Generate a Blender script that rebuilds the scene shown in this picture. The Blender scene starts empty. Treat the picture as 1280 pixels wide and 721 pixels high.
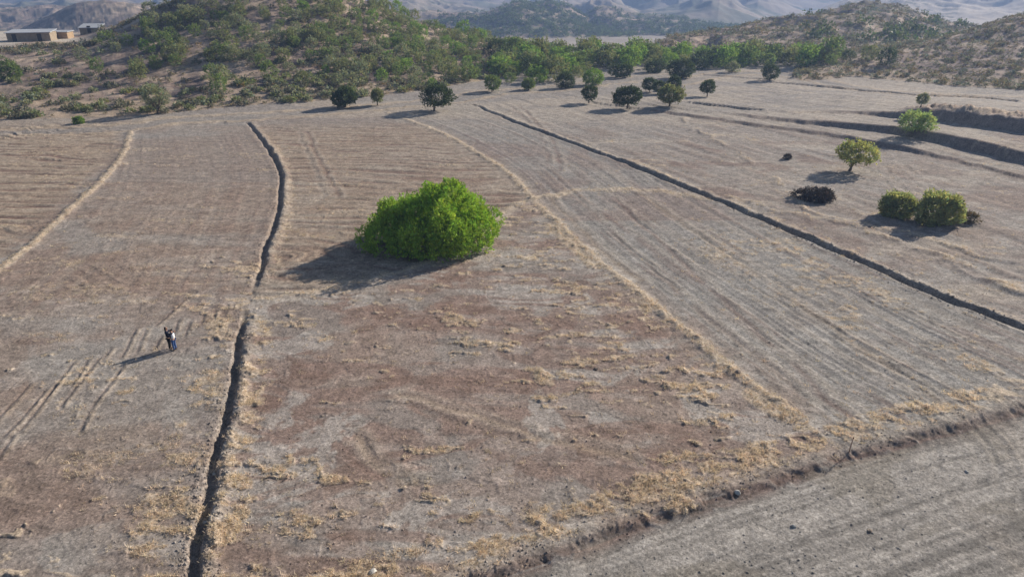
import bpy, math, random
import numpy as np
from mathutils import Vector, Matrix

SC = bpy.context.scene
COL = SC.collection
# ------------------------------------------------------------------ camera
F = 853.0; HC = 24.0; TILT = math.atan((360 + 30) / F)
cd = bpy.data.cameras.new('camera'); cam = bpy.data.objects.new('camera', cd); COL.objects.link(cam)
cd.sensor_width = 36; cd.lens = 36 * F / 1280
cam.location = (0, 0, HC); cam.rotation_euler = (math.pi / 2 - TILT, 0, 0)
cd.clip_start = 0.5; cd.clip_end = 9000
SC.camera = cam
# ------------------------------------------------------------------ light
SUN_EL = math.radians(25.5); SUN_AZ = math.radians(38)      # azimuth measured from +X towards +Y
world = bpy.data.worlds.new('World'); SC.world = world; world.use_nodes = True
wn = world.node_tree.nodes; wl = world.node_tree.links
sky = wn.new('ShaderNodeTexSky'); sky.sky_type = 'NISHITA'; sky.sun_disc = False
sky.sun_elevation = SUN_EL; sky.sun_rotation = math.radians(52)
sky.air_density = 1.0; sky.dust_density = 0.7
wl.new(sky.outputs[0], wn['Background'].inputs[0]); wn['Background'].inputs[1].default_value = 0.05
sd = bpy.data.lights.new('sun', 'SUN'); sd.energy = 5.0; sd.angle = math.radians(0.5); sd.color = (1.0, 0.93, 0.83)
so = bpy.data.objects.new('sun', sd); COL.objects.link(so)
sv = Vector((math.cos(SUN_EL) * math.cos(SUN_AZ), math.cos(SUN_EL) * math.sin(SUN_AZ), math.sin(SUN_EL)))
so.rotation_euler = sv.to_track_quat('Z', 'Y').to_euler()
SC.view_settings.view_transform = 'Standard'; SC.view_settings.look = 'None'
SC.view_settings.exposure = 0.72; SC.view_settings.gamma = 1.0
SC.cycles.volume_bounces = 0; SC.cycles.max_bounces = 5
SC.cycles.diffuse_bounces = 2; SC.cycles.transparent_max_bounces = 8

rng = np.random.default_rng(7); random.seed(7)

# ------------------------------------------------------------------ helpers
def ray(px, py):
    a = (px - 640) / F; b = -(py - 360.5) / F
    return a, math.cos(TILT) + b * math.sin(TILT), -math.sin(TILT) + b * math.cos(TILT)
def G(px, py, z=0.0):
    """world point on the level z that the survey point (px,py) of the photograph belongs to"""
    dx, dy, dz = ray(px, py); s = (z - HC) / dz
    return dx * s, dy * s
def at_dist(px, py, Y):
    dx, dy, dz = ray(px, py)
    return dx / dy * Y, Y, HC + dz / dy * Y
def sstep(a, b, x):
    t = np.clip((x - a) / (b - a), 0, 1); return t * t * (3 - 2 * t)
TB = rng.random((12, 256, 256)).astype(np.float32)
def vn(x, y, s=0):
    T = TB[s % 12]; off = (s // 12) * 37.3
    x = x + off; y = y + off * 1.7
    ix = np.floor(x).astype(np.int64); iy = np.floor(y).astype(np.int64)
    fx = x - ix; fy = y - iy
    fx = fx * fx * (3 - 2 * fx); fy = fy * fy * (3 - 2 * fy)
    a = ix & 255; b = (ix + 1) & 255; c = iy & 255; d = (iy + 1) & 255
    return ((T[a, c] * (1 - fx) + T[b, c] * fx) * (1 - fy) + (T[a, d] * (1 - fx) + T[b, d] * fx) * fy)
def fbm(x, y, s=0, o=4, g=0.5):
    r = 0; a = 1; n = 0
    w = vn(x * .9 + y * .45 + 7, y * .9 - x * .45, s + 11) * 1.6; x, y = x * .86 + y * .5 + w, y * .86 - x * .5 - w * .7
    for i in range(o):
        r = r + a * vn(x, y, s + i); n += a; a *= g
        x, y = x * 1.62 + y * 1.21, y * 1.62 - x * 1.21
    return r / n
def ridged(x, y, s=0, o=4):
    r = 0; a = 1; n = 0
    for i in range(o):
        r = r + a * (1 - np.abs(2 * vn(x, y, s + i) - 1)); n += a; a *= 0.5
        x, y = x * 1.7 + y * 1.1, y * 1.7 - x * 1.1
    return r / n
def mix(a, b, t): return a + (b - a) * t[..., None]

class Line:
    """a surveyed polyline on the ground; near() gives signed side distance, arc length and a value carried along it"""
    def __init__(s, pts, vals=None, z=0.0, smooth=True, wob=0.0, maxd=14.0):
        P = np.array([G(*p, z) for p in pts]); V = np.array(vals if vals is not None else [1.0] * len(P), float)
        if smooth and len(P) > 2:
            t = np.arange(len(P)); n = (len(P) - 1) * 3 + 1; tt = np.linspace(0, len(P) - 1, n)
            Q = []
            for q in tt:
                i = min(int(q), len(P) - 2); u = q - i
                p0 = P[max(i - 1, 0)]; p1 = P[i]; p2 = P[i + 1]; p3 = P[min(i + 2, len(P) - 1)]
                Q.append(0.5 * (2 * p1 + (p2 - p0) * u + (2 * p0 - 5 * p1 + 4 * p2 - p3) * u * u + (3 * p1 - p0 - 3 * p2 + p3) * u ** 3))
            V = np.interp(tt, t, V); P = np.array(Q)
        s.P = P; s.V = V; s.wob = wob; s.maxd = maxd
        s.L = np.concatenate([[0], np.cumsum(np.linalg.norm(np.diff(P, axis=0), axis=1))])
    def near(s, x, y, maxd=None):
        maxd = maxd or s.maxd
        d = np.full(x.shape, 1e9); al = np.zeros(x.shape); v = np.zeros(x.shape); sg = np.ones(x.shape)
        m = (x > s.P[:, 0].min() - maxd) & (x < s.P[:, 0].max() + maxd) & (y > s.P[:, 1].min() - maxd) & (y < s.P[:, 1].max() + maxd)
        if not m.any(): return d, al, v
        X = x[m]; Y = y[m]
        if s.wob: 
            X = X + (vn(X * .5, Y * .5, 5) - .5) * s.wob; Y = Y + (vn(X * .5, Y * .5, 6) - .5) * s.wob
        D = np.full(X.shape, 1e9); A = np.zeros(X.shape); VV = np.zeros(X.shape); S = np.ones(X.shape)
        for i in range(len(s.P) - 1):
            p = s.P[i]; e = s.P[i + 1] - p; l2 = (e ** 2).sum()
            t = np.clip(((X - p[0]) * e[0] + (Y - p[1]) * e[1]) / l2, 0, 1)
            ex = X - p[0] - t * e[0]; ey = Y - p[1] - t * e[1]; q = ex * ex + ey * ey
            k = q < D
            D = np.where(k, q, D); A = np.where(k, s.L[i] + t * (s.L[i + 1] - s.L[i]), A)
            VV = np.where(k, s.V[i] + t * (s.V[i + 1] - s.V[i]), VV)
            S = np.where(k, np.sign(e[0] * (Y - p[1]) - e[1] * (X - p[0])), S)
        d[m] = np.sqrt(D) * S; al[m] = A; v[m] = VV
        return d, al, v

# positive side of a line = its left when walking from first to last point
L_DITCH_FAR = Line([(310, 154), (325, 172), (341, 195), (351, 220), (351, 245), (346, 275), (335, 305), (326, 335), (318, 364)], [.5, .8, 1, 1, 1, 1, 1, .9, 0], wob=.3)
L_DITCH_NEAR = Line([(309, 388), (301, 420), (296, 455), (289, 490), (281, 530), (270, 575), (259, 620), (249, 670), (240, 722), (228, 790)], [0] + [1] * 9, wob=.3)
L_DITCH_R = Line([(592, 132), (640, 152), (700, 174), (760, 197), (820, 221), (880, 245), (940, 269), (1000, 294), (1060, 319), (1120, 345), (1180, 370), (1240, 394), (1310, 420), (1400, 450)], [.5, .8] + [1] * 12, wob=.5)
L_STRAW = Line([(484, 142), (520, 155), (560, 171), (600, 194), (635, 217), (662, 246), (690, 272), (720, 300), (760, 335), (800, 366), (840, 398), (880, 432), (920, 465), (960, 495), (1000, 522)], wob=.25)
L_LEFT = Line([(163, 165), (158, 185), (140, 213), (115, 238), (85, 265), (55, 292), (20, 322), (-20, 352), (-90, 400)], wob=.3)
L_CROSS = Line([(322, 374), (350, 371), (400, 364), (450, 353), (520, 335), (590, 305), (628, 264), (662, 250), (700, 243)], wob=.8)
L_EDGE = Line([(690, 246), (730, 238), (790, 238), (850, 244), (884, 250)], wob=1.)
L_ROAD = Line([(590, 718), (760, 657), (900, 612), (1060, 563), (1180, 530), (1280, 504)], wob=.18, maxd=60)
for _e, _a, _b in ((0, 0, 1), (-1, -1, -2)):      # the track runs on straight at both ends
    _d = L_ROAD.P[-1] - L_ROAD.P[0]; _d /= np.linalg.norm(_d); _p = L_ROAD.P[_e] + _d * (-60 if _e == 0 else 90)
    L_ROAD.P = np.vstack([[_p], L_ROAD.P]) if _e == 0 else np.vstack([L_ROAD.P, [_p]])
L_ROAD.V = np.ones(len(L_ROAD.P)); L_ROAD.L = np.concatenate([[0], np.cumsum(np.linalg.norm(np.diff(L_ROAD.P, axis=0), axis=1))])
L_BANK_A = Line([(930, 146), (1000, 148), (1060, 150), (1120, 157), (1170, 163), (1220, 171), (1280, 181), (1400, 200), (1600, 230)], [0, .10, .2, .6, .95, 1, 1, 1, 1], wob=.8, maxd=90)
L_BANK_B = Line([(900, 146), (960, 154), (1010, 160), (1060, 165), (1120, 174), (1170, 184), (1220, 195), (1280, 209), (1400, 235), (1600, 275)], [.1, .3, .45, .6, .8, .9, 1, 1, 1, 1], wob=.8, maxd=90)
L_BANK_C = Line([(820, 141), (880, 150), (950, 160), (1020, 169), (1070, 178), (1110, 187), (1160, 196), (1220, 210), (1290, 227), (1400, 250)], [.4, .5, .5, .5, .7, .8, .6, .4, .4, .4], wob=1.4, maxd=40)
L_THIN1 = Line([(960, 103), (1020, 108), (1080, 115), (1150, 123), (1210, 126), (1270, 130)], wob=1.)
L_THIN2 = Line([(880, 94), (920, 97), (960, 100)], wob=1.)
L_THIN3 = Line([(865, 132), (900, 137), (950, 143)], wob=1.)
L_FLANE = Line([(0, 166), (150, 160), (220, 151), (330, 146), (450, 137), (560, 127), (620, 117), (690, 112), (760, 103), (840, 95)], wob=2.5, maxd=30)
L_RIGHTLANE = Line([(850, 104), (900, 94), (960, 92), (1000, 97), (1050, 107), (1120, 118), (1200, 122), (1300, 126), (1400, 130)], wob=1.5, maxd=30)
L_R2 = Line([(840, 140), (905, 185), (960, 215), (1010, 262), (1100, 285), (1180, 300), (1290, 338)], wob=2., maxd=20)
L_R3 = Line([(780, 200), (900, 245), (1000, 270), (1090, 290), (1200, 330), (1290, 365)], wob=2., maxd=20)
FURR = [[(172, 408), (148, 452)], [(184, 410), (168, 444)], [(112, 446), (88, 486)], [(96, 448), (52, 502)], [(158, 452), (112, 512), (96, 545)], [(60, 482), (28, 520), (0, 552)],
        [(40, 476), (-10, 530)], [(224, 396), (216, 420)], [(256, 388), (250, 408)], [(284, 378), (280, 396)], [(232, 374), (190, 412)], [(20, 540), (-8, 580)], [(140, 432), (124, 456)], [(270, 385), (266, 400)],
        [(205, 415), (190, 440)], [(238, 400), (228, 425)], [(130, 440), (70, 515)], [(78, 470), (20, 545)]]
FURR = [Line(f, smooth=False, wob=.1, maxd=3) for f in FURR]
SCARS = [[(1100, 206), (1122, 230), (1142, 245)], [(1112, 204), (1134, 222), (1160, 243)], [(1126, 203), (1150, 224), (1170, 240)], [(1085, 212), (1105, 228), (1120, 240)], [(995, 175), (1030, 182), (1060, 200)],
         [(372, 165), (385, 195), (405, 245)], [(384, 165), (400, 205), (424, 246)], [(690, 250), (745, 305), (800, 350)], [(720, 248), (820, 340), (1010, 500)], [(760, 243), (880, 350), (1080, 540)], [(800, 243), (950, 345), (1200, 520)],
         [(640, 135), (672, 165), (688, 205)], [(652, 135), (690, 175), (700, 215)], [(500, 495), (620, 530), (790, 575)], [(500, 505), (560, 525), (650, 550)], [(430, 560), (460, 590), (500, 600)], [(445, 545), (475, 585), (520, 600)], [(1010, 250), (1060, 262), (1120, 300)]]
SCARS = [Line(f, wob=.6, maxd=3) for f in SCARS]

def z0(y):
    """level of the valley floor: the fields stand on a terrace and the land falls away beyond the wood"""
    return -45 * (1 - np.exp(-np.maximum(np.asarray(y, float) - 240, 0) / 450))
def gy(px, py):
    dx, dy, dz = ray(px, py); Y = np.arange(90, 3000, 2.0); h = HC + dz / dy * Y
    return float(Y[np.argmax(h <= z0(Y))]) if (h <= z0(Y)).any() else 3000.0
class Hill:
    def __init__(s, ridge, base, back=120, n=0.12, ns=40, ends=''):
        R = sorted([(ray(p, r)[0] / ray(p, r)[1], Y, max(at_dist(p, r, Y)[2] - float(z0(Y)), 0)) for p, r, Y in ridge])
        B = sorted([(ray(p, r)[0] / ray(p, r)[1], gy(p, r)) for p, r in base])
        s.R = np.array(R); s.B = np.array(B); s.back = back; s.n = n; s.ns = ns
        if 'l' in ends: s.R[0, 2] = 0
        if 'r' in ends: s.R[-1, 2] = 0
    def z(s, x, y, b, k):
        Yr = np.interp(b, s.R[:, 0], s.R[:, 1]); Zr = np.interp(b, s.R[:, 0], s.R[:, 2])
        Yb = np.interp(b, s.B[:, 0], s.B[:, 1])
        g = ridged(x / s.ns, y / s.ns, 3 + k, 4)
        g2 = fbm(x / s.ns * 3, y / s.ns * 3, 7 + k, 3)
        Yb = np.minimum(Yb, Yr * .86)
        t = (y - Yb) / np.maximum(Yr - Yb, 5)
        up = np.clip(t, 0, 1) ** (.6 if s.n > .25 else 1.0); up = up * (0.55 + 0.45 * up * (2 - up)) 
        up = up * up * (3 - 2 * up) * .5 + up * .5
        dn = 1 - sstep(0, 1, (y - Yr) / s.back)
        e = np.where(t < 1, up, dn)
        zz = Zr * e
        return zz + zz * (g - .62) * s.n * 3 * np.clip(t * (5 if s.n > .25 else 2), 0, 1) * (1.2 - .7 * np.clip(t, 0, 1)) + zz * (g2 - .5) * s.n * .7

HILLS = [
 ('A', Hill([(-400, 75, 210), (-150, 72, 195), (0, 66, 190), (60, 59, 195), (110, 50, 200), (150, 37, 205), (200, 11, 215), (250, -14, 225), (330, -38, 240), (400, -25, 245), (450, 0, 245), (480, 12, 245), (520, 28, 250), (580, 44, 250), (640, 57, 252), (700, 68, 255), (720, 75, 255)],
     [(-400, 170), (0, 163), (150, 158), (300, 141), (420, 131), (520, 123), (600, 111), (660, 102), (720, 94)], back=170, n=.10, ns=38, ends='r')),
 ('D', Hill([(985, 92, 185), (1040, 80, 200), (1080, 71, 210), (1150, 56, 225), (1200, 42, 235), (1280, 18, 250), (1400, -12, 260), (1600, -20, 270)],
     [(985, 94), (1060, 102), (1130, 110), (1200, 116), (1300, 120), (1600, 128)], back=90, n=.10, ns=30, ends='l')),
 ('C', Hill([(795, 62, 265), (835, 49, 290), (880, 39, 310), (960, 28, 330), (1040, 13, 350), (1080, 5, 360), (1130, 13, 360), (1180, 29, 360), (1240, 38, 350), (1320, 50, 330)],
     [(780, 66), (835, 64), (900, 74), (960, 76), (1040, 76), (1200, 72), (1320, 60)], back=120, n=.2, ns=34, ends='l')),
 ('G', Hill([(-60, 60, 600), (-20, 54, 600), (10, 44, 600), (60, 20, 600), (95, 5, 605), (130, 0, 610), (165, 4, 610), (200, 17, 600), (240, 30, 600), (300, 50, 600)],
     [(-100, 55), (100, 53), (300, 52)], back=150, n=.11, ns=50, ends='r')),
 ('F', Hill([(440, 10, 820), (480, 14, 820), (540, 14, 830), (600, 20, 830), (640, 10, 830), (680, 4, 830), (710, 10, 820), (740, 26, 800), (775, 40, 780), (800, 50, 760)],
     [(440, 46), (640, 49), (800, 46)], back=150, n=.5, ns=75, ends='r')),
 ('F', Hill([(700, 42, 880), (725, 28, 880), (745, 13, 880), (760, 12, 880), (790, 20, 870), (830, 20, 870), (860, 26, 860), (900, 33, 850), (1000, 40, 850)],
     [(700, 44), (850, 45), (1000, 47)], back=130, n=.5, ns=75, ends='l')),
 ('E', Hill([(940, 34, 1000), (980, 26, 1000), (1015, 17, 980), (1060, 2, 980), (1110, -10, 1150), (1200, -20, 1450), (1400, -26, 1600), (1700, -20, 1600)],
     [(940, 40), (1100, 46), (1280, 48), (1700, 48)], back=500, n=.35, ns=120, ends='l')),
 ('M', Hill([(440, 5, 1250), (500, -4, 1230), (560, 6, 1230), (600, 14, 1230), (650, 20, 1230), (690, 18, 1200), (730, 0, 1200), (760, -6, 1200), (800, 14, 1200), (850, 10, 1200), (900, -2, 1200), (930, 10, 1200), (970, 22, 1200), (1010, 28, 1200)],
     [(440, 36), (700, 38), (1010, 38)], back=180, n=.85, ns=110, ends='r')),
 ('M', Hill([(-900, 10, 1700), (-100, 14, 1700), (0, 20, 1700), (60, 14, 1700), (120, 8, 1700), (200, 10, 1700), (420, -10, 1650), (520, -14, 1600), (580, 2, 1600), (640, -4, 1600), (700, -14, 1600), (745, 2, 1600), (800, -12, 1600), (850, -14, 1600), (890, 4, 1600), (950, -14, 1600), (990, 2, 1600), (1030, 14, 1600), (1080, 20, 1600)],
     [(-900, 30), (0, 30), (500, 28), (1080, 28)], back=350, n=.85, ns=150)),
 ('M', Hill([(-900, -30, 2700), (0, -18, 2700), (90, -35, 2700), (200, -45, 2700), (560, -60, 2600), (760, -45, 2600), (900, -70, 2600), (1030, -50, 2600), (1300, -90, 2600), (2000, -90, 2700)],
     [(-900, 20), (0, 20), (700, 20), (2000, 20)], back=700, n=.85, ns=240)),
]

def base_z(x, y, want=False):
    """large landform; also the layer each point belongs to"""
    z = (fbm(x / 45, y / 45, 2, 2) - .5) * .5
    z = z * sstep(20, 60, y) + z0(y)
    lay = np.zeros(x.shape, int); hz = np.zeros(x.shape)
    far = y > 100
    if far.any():
        X = x[far]; Y = y[far]; b = X / Y
        best = np.full(X.shape, 0.0); L = np.zeros(X.shape, int)
        for k, (nm, h) in enumerate(HILLS):
            q = h.z(X, Y, b, k)
            m = q > best + .02
            L = np.where(m & (q > .25), k + 1, L); best = np.maximum(best, q)
        hz[far] = best; lay[far] = L
        z = z + hz
    # terraces on the right
    rr = (y > 55) & (y < 170) & (x > 10)
    if rr.any():
        X = x[rr]; Y = y[rr]; dz = np.zeros(X.shape)
        for Ln, hh, w in ((L_BANK_A, 1.75, 2.0), (L_BANK_B, 1.35, 1.7), (L_BANK_C, .7, 1.0)):
            d, al, v = Ln.near(X, Y)
            d = np.where(np.abs(d) > 1e8, -99, d)
            fade = 1 - sstep(22, 50, d) if Ln is not L_BANK_C else 1 - sstep(8, 25, d)
            dz = dz + hh * v * sstep(0, 1, d / w) * fade
            if Ln is L_BANK_A:   # rubble rim along the top
                rim = np.exp(-((d - 5) / 3.0) ** 2) * sstep(.4, .9, v)
                dz = dz + rim * (.5 + 1.6 * (fbm(X / 3, Y / 3, 4, 3) - .3))
        z[rr] = z[rr] + dz
    return (z, lay, hz)

C = lambda *a: np.array(a, float)
SOIL = C(.265, .220, .180); GREY = C(.272, .240, .208); RED = C(.175, .112, .088); BROWN = C(.225, .168, .132); STRAW = C(.49, .385, .27)
TAN = C(.35, .27, .19); ROADC = C(.245, .220, .192); DARK = C(.15, .115, .095); PALE = C(.36, .305, .245)

def surf(x, y):
    """height, albedo, straw density, scrub density and region of the land at (x,y)"""
    z, lay, hz = base_z(x, y)
    n = x.shape
    col = np.tile(SOIL, n + (1,)); straw = np.zeros(n); scrub = np.zeros(n)
    reg = np.where(lay == 0, 0, np.where(lay >= 7, 3, 2))          # 0 ground 1 road 2 hills 3 mountains
    nr = (y < 235) & (lay == 0)
    X = x[nr].astype(np.float32); Y = y[nr].astype(np.float32); c = col[nr].astype(np.float32); st = np.zeros(X.shape); dz = np.zeros(X.shape)
    big = fbm(X / 9, Y / 14, 1, 4); mid = fbm(X / 3.1, Y / 4.5, 5, 4); fin = fbm(X / .7, Y / .9, 8, 3)
    tiny = vn(X * 7.3 + Y * 2, Y * 6.3 - X * 2, 10); sq = fbm(X / .95, Y / .55, 47, 4)
    dL, aL, _ = L_LEFT.near(X, Y, 200); dD1, _, vD1 = L_DITCH_FAR.near(X, Y, 200); dD2, _, vD2 = L_DITCH_NEAR.near(X, Y, 200)
    dS, aS, _ = L_STRAW.near(X, Y, 250); dR, _, vR = L_DITCH_R.near(X, Y, 250); dC, aC, _ = L_CROSS.near(X, Y, 30); dRo, aRo, _ = L_ROAD.near(X, Y, 120)
    dE, _, _ = L_EDGE.near(X, Y, 20)
    dD = np.where(Y > G(313, 378)[1], dD1, dD2)
    Ycross = np.interp(X, [G(313, 378)[0], G(450, 353)[0], G(590, 305)[0], G(662, 250)[0]], [G(313, 378)[1], G(450, 353)[1], G(590, 305)[1], G(662, 250)[1]])
    # lines run away->towards the camera, so the positive side is on the photo's right
    f_left = dL < 0
    f_peop = (dL >= 0) & (dD < 0)
    f_mid = (dD >= 0) & (dS < 0)
    f_front = f_mid & (Y < Ycross); f_mid = f_mid & ~f_front
    f_strip = (dS >= 0) & (dR < 0)
    f_right = dR >= 0
    # ends of short lines: treat the near part beyond the straw line as front
    f_front = f_front | (f_strip & (dS > 0) & (Y < 33) & (X < 20))
    # fields
    c[:] = mix(mix(np.broadcast_to(SOIL, c.shape), GREY, sstep(.42, .62, big)), BROWN, sstep(.5, .68, mid) * .7)
    k = sstep(0.42, .58, fbm(X / 6, Y / 3.0, 21, 4)) * np.where(f_front, 1, .35); c = mix(c, RED, k * .7); c = mix(c, C(.285, .205, .165), f_front * .42)
    k = sstep(.52, .64, fbm(X / 5, Y / 3, 48, 4)) * f_front; c = mix(c, GREY * .9, k * .65)
    pa = fbm(X / 4.2, Y / 3.4, 60, 5, .6); pb = fbm(X / 7, Y / 4, 64, 5, .6); nearf = 1 - sstep(55, 85, Y)
    c = mix(c, C(.36, .325, .285), sstep(.52, .59, pa) * .65 * nearf); c = mix(c, C(.195, .128, .098), sstep(.52, .60, pb) * .62 * np.where(f_right | f_strip, .4, 1) * (.35 + .65 * nearf))
    # furrows across the view
    wy = Y + X * .07 + (fbm(X / 12, Y / 12, 9, 2) - .5) * 5
    bandn = fbm(X / 9, wy / .55, 14, 2)
    fr = np.sin(wy * 2 * np.pi / 2.1 + (bandn - .5) * 5)
    brk = sstep(.32, .6, fbm(X / 5, wy / 1.5, 17, 3))
    kf = np.where(f_left, 1.0, np.where(f_mid, .75, np.where(f_peop & (Y > 52), .28, 0)))
    kf = kf * (1 - sstep(118, 128, Y)) * sstep(0, 4, np.abs(dL))
    dz += kf * brk * fr * .10
    c = mix(c, TAN, kf * .65); c = mix(c, RED, kf * brk * sstep(.3, .9, -fr) * .85); c = mix(c, PALE, kf * sstep(.5, 1, fr) * .3)
    fine = sstep(.55, .75, vn(X / 7, wy / .35, 3)); c = mix(c, RED, kf * fine * .25)
    pl2 = vn(dD * 1.1, Y / 26, 5) * .5 + vn(dD * 2.9, Y / 18, 7) * .5; kp = f_peop * sstep(44, 50, Y); c = mix(c, RED * 1.2, kp * sstep(.54, .68, pl2) * .3); c = mix(c, PALE, kp * sstep(.56, .7, 1 - pl2) * .22); dz += kp * (pl2 - .5) * .05
    wash = sstep(.5, .7, fbm(X / 16, Y / 7, 30, 3)); c = mix(c, GREY, f_peop * wash * .7)
    c = mix(c, BROWN * 1.12, f_peop * (1 - wash) * .45)
    c = mix(c, GREY * .93, (f_peop & (Y > 85)) * .35)
    # stripes with the plough along the strip and beyond the ditch
    pw_ = vn(dS * 1.3, aS / 34, 2) * .5 + vn(dS * 3.3, aS / 20, 4) * .5
    ks = f_strip * sstep(.5, 2.5, dS)
    c = mix(c, C(.245, .228, .205), ks * .75); c = mix(c, RED, ks * sstep(.52, .66, pw_) * .38 * sstep(.3, .6, mid)); c = mix(c, PALE, ks * sstep(.6, .75, vn(dS * 2.6, aS / 26, 7)) * .35)
    dz += ks * (pw_ - .5) * .13
    ss = ks * sstep(.53, .66, fbm(dS / 2.0, aS / 5, 25, 4) * .5 + sq * .5) * sstep(5, 13, dS) * sstep(28, 40, Y)*(1-sstep(60,80,Y)); st = np.maximum(st, ss * .5)
    c = mix(c, RED*1.15, (f_strip & (Y > 70)) * sstep(.45,.65,big) * .35)
    pr = vn(dR * .9, (X - Y) / 11, 6); kr = f_right * 1.0
    c = mix(c, GREY * 1.02, kr * .6); c = mix(c, BROWN, kr * sstep(.55, .75, pr) * .4); c = mix(c, PALE, kr * sstep(.55, .72, fbm(X / 10, Y / 5, 31, 4)) * .6)
    c = mix(c, RED, kr * sstep(.56, .68, fbm(X / 8, Y / 5, 33, 4)) * (1 - sstep(100, 120, Y)) * .45)
    dz += kr * (pr - .5) * .14
    # far flat land
    kfar = sstep(112, 135, Y) ; c = mix(c, mix(np.broadcast_to(PALE, c.shape), GREY, sstep(.4, .6, fbm(X / 22, Y / 9, 35, 3))), kfar * .75)
    # front field: straw clumps
    sp = fbm(X / 2.6, Y / 2.2, 26, 4); den = fbm(X / 11, Y / 8, 28, 2)
    hot = sstep(-16, -4, dS) * .05 + .06 * np.exp(-((Y - 42) / 5) ** 2) * sstep(-8, 2, X)
    s1 = f_front * sstep(.62, .70, sq * .62 + sp * .38 + (den - .5) * .35 + hot) ; st = np.maximum(st, s1)
    s2 = (f_peop & (Y < 60)) * sstep(.62, .70, sq * .6 + sp * .4 + (den - .5) * .35); st = np.maximum(st, s2 * .8)
    s3 = (f_mid | f_left | (f_peop)) * sstep(.63, .75, fbm(X / 6, Y / 3, 40, 3)) * .35; st = np.maximum(st, s3)
    s4 = f_right * sstep(.6, .72, fbm(X / 6, Y / 2.5, 42, 4) * .5 + sq * .5) * .5; st = np.maximum(st, s4)
    # straw boundary lines (low ridges)
    for d, w, h, p in ((dS, .55, .10, .75), (dL, .55, .14, .9), (dC, .5, .10, .6), (dE, 1.2, .05, .55)):
        nn = fbm(X / 1.5, Y / 1.5, 15, 3); g = np.exp(-(d / (w * (.6 + .8 * nn))) ** 2)
        st = np.maximum(st, g * p); dz += h * g * (.4 + nn)
    g = np.exp(-((dS + .9) / .8) ** 2); st = np.maximum(st, g * sstep(.42, .6, mid) * .8 * (Y < 75))
    c = mix(c, PALE * 1.1, np.exp(-((dC + .3) / 1.0) ** 2) * .6); c = mix(c, PALE, np.exp(-((dS + .3) / 1.3) ** 2) * .4)
    # ditches with a spoil bank on the sun side
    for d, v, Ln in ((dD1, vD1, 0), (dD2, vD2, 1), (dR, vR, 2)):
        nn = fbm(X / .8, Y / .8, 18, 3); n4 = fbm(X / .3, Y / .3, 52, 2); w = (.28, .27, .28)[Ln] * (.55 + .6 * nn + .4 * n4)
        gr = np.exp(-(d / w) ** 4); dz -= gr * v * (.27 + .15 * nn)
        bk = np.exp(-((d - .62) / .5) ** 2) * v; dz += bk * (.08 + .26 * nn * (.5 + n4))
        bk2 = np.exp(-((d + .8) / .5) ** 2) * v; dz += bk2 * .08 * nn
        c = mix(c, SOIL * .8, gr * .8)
        side = (0, 1, 0)[Ln]
        near = np.exp(-((d - 1.35) / .85) ** 2) * v * sstep(.40, .58, nn * .5 + .5 * sq)
        st = np.maximum(st, near * (.45 + .5 * side))
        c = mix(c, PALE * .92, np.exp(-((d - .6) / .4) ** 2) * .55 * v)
        if Ln == 1:
            lf = np.exp(-((d + 1.8) / 1.3) ** 2) * sstep(.5, .62, mid * .4 + .6 * sq); st = np.maximum(st, lf * .85)
    # tractor lines near the people
    for Ln in FURR:
        d, al, v = Ln.near(X, Y); nn = tiny
        g = np.exp(-(d / .12) ** 2); b = np.exp(-((d - .30) / .16) ** 2)
        e = sstep(0, .8, al) * sstep(0, .8, Ln.L[-1] - al)
        e = e * sstep(.3, .5, fin + .15)
        dz += (-.035 * g + .05 * b * (.1 + 1.5 * fin)) * e; c = mix(c, RED, g * e * .32); c = mix(c, TAN * 1.05, b * e * .4)
    for i, Ln in enumerate(SCARS):
        d, al, v = Ln.near(X, Y); g = np.exp(-(d / .3) ** 2) * sstep(.3, .5, mid + .1); b = np.exp(-((d - .6) / .35) ** 2)
        dz += (-.03 * g + .04 * b) * (mid + .2); c = mix(c, (RED, TAN, BROWN)[i % 3] if i > 5 else PALE, g * .45); c = mix(c, PALE, b * .35)
    # lanes along the hill foot
    for Ln, w in ((L_FLANE, 2.6), (L_RIGHTLANE, 2.6)):
        d, al, v = Ln.near(X, Y); d = np.where(np.abs(d) > 1e8, 99, d)
        c = mix(c, GREY * .93, np.exp(-(d / w) ** 4) * .8); e = np.exp(-((np.abs(d) - w - .8) / 1.0) ** 2); c = mix(c, TAN * 1.1, e * .7); st = np.maximum(st, e * .35)
        dz += e * .12
    for Ln, w, dp in ((L_THIN1, .5, .5), (L_THIN2, .5, .4), (L_THIN3, .45, .45)):
        d, al, v = Ln.near(X, Y); g = np.exp(-(d / w) ** 4); dz -= dp * g; dz += .3 * np.exp(-((d - 1) / .6) ** 2); c = mix(c, DARK, g * .5)
    for Ln in (L_R2, L_R3):
        d, al, v = Ln.near(X, Y); g = np.exp(-(d / .8) ** 2) * sstep(.4, .55, mid); dz += .14 * g; st = np.maximum(st, g * .5)
    # bank faces
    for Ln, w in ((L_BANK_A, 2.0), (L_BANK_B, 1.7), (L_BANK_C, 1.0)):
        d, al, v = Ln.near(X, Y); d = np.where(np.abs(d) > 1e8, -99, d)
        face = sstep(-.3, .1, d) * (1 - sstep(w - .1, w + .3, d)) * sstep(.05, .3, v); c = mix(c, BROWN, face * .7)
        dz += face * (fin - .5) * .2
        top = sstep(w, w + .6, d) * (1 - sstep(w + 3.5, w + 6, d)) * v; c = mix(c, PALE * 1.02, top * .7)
        if Ln is L_BANK_A:
            rim = np.exp(-((d - 5) / 3.2) ** 2) * sstep(.4, .9, v); c = mix(c, C(.34, .225, .16), rim * .6); st = np.maximum(st, rim * sstep(.5, .62, mid) * .6); dz += rim * (fin - .5) * 1.0
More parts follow.
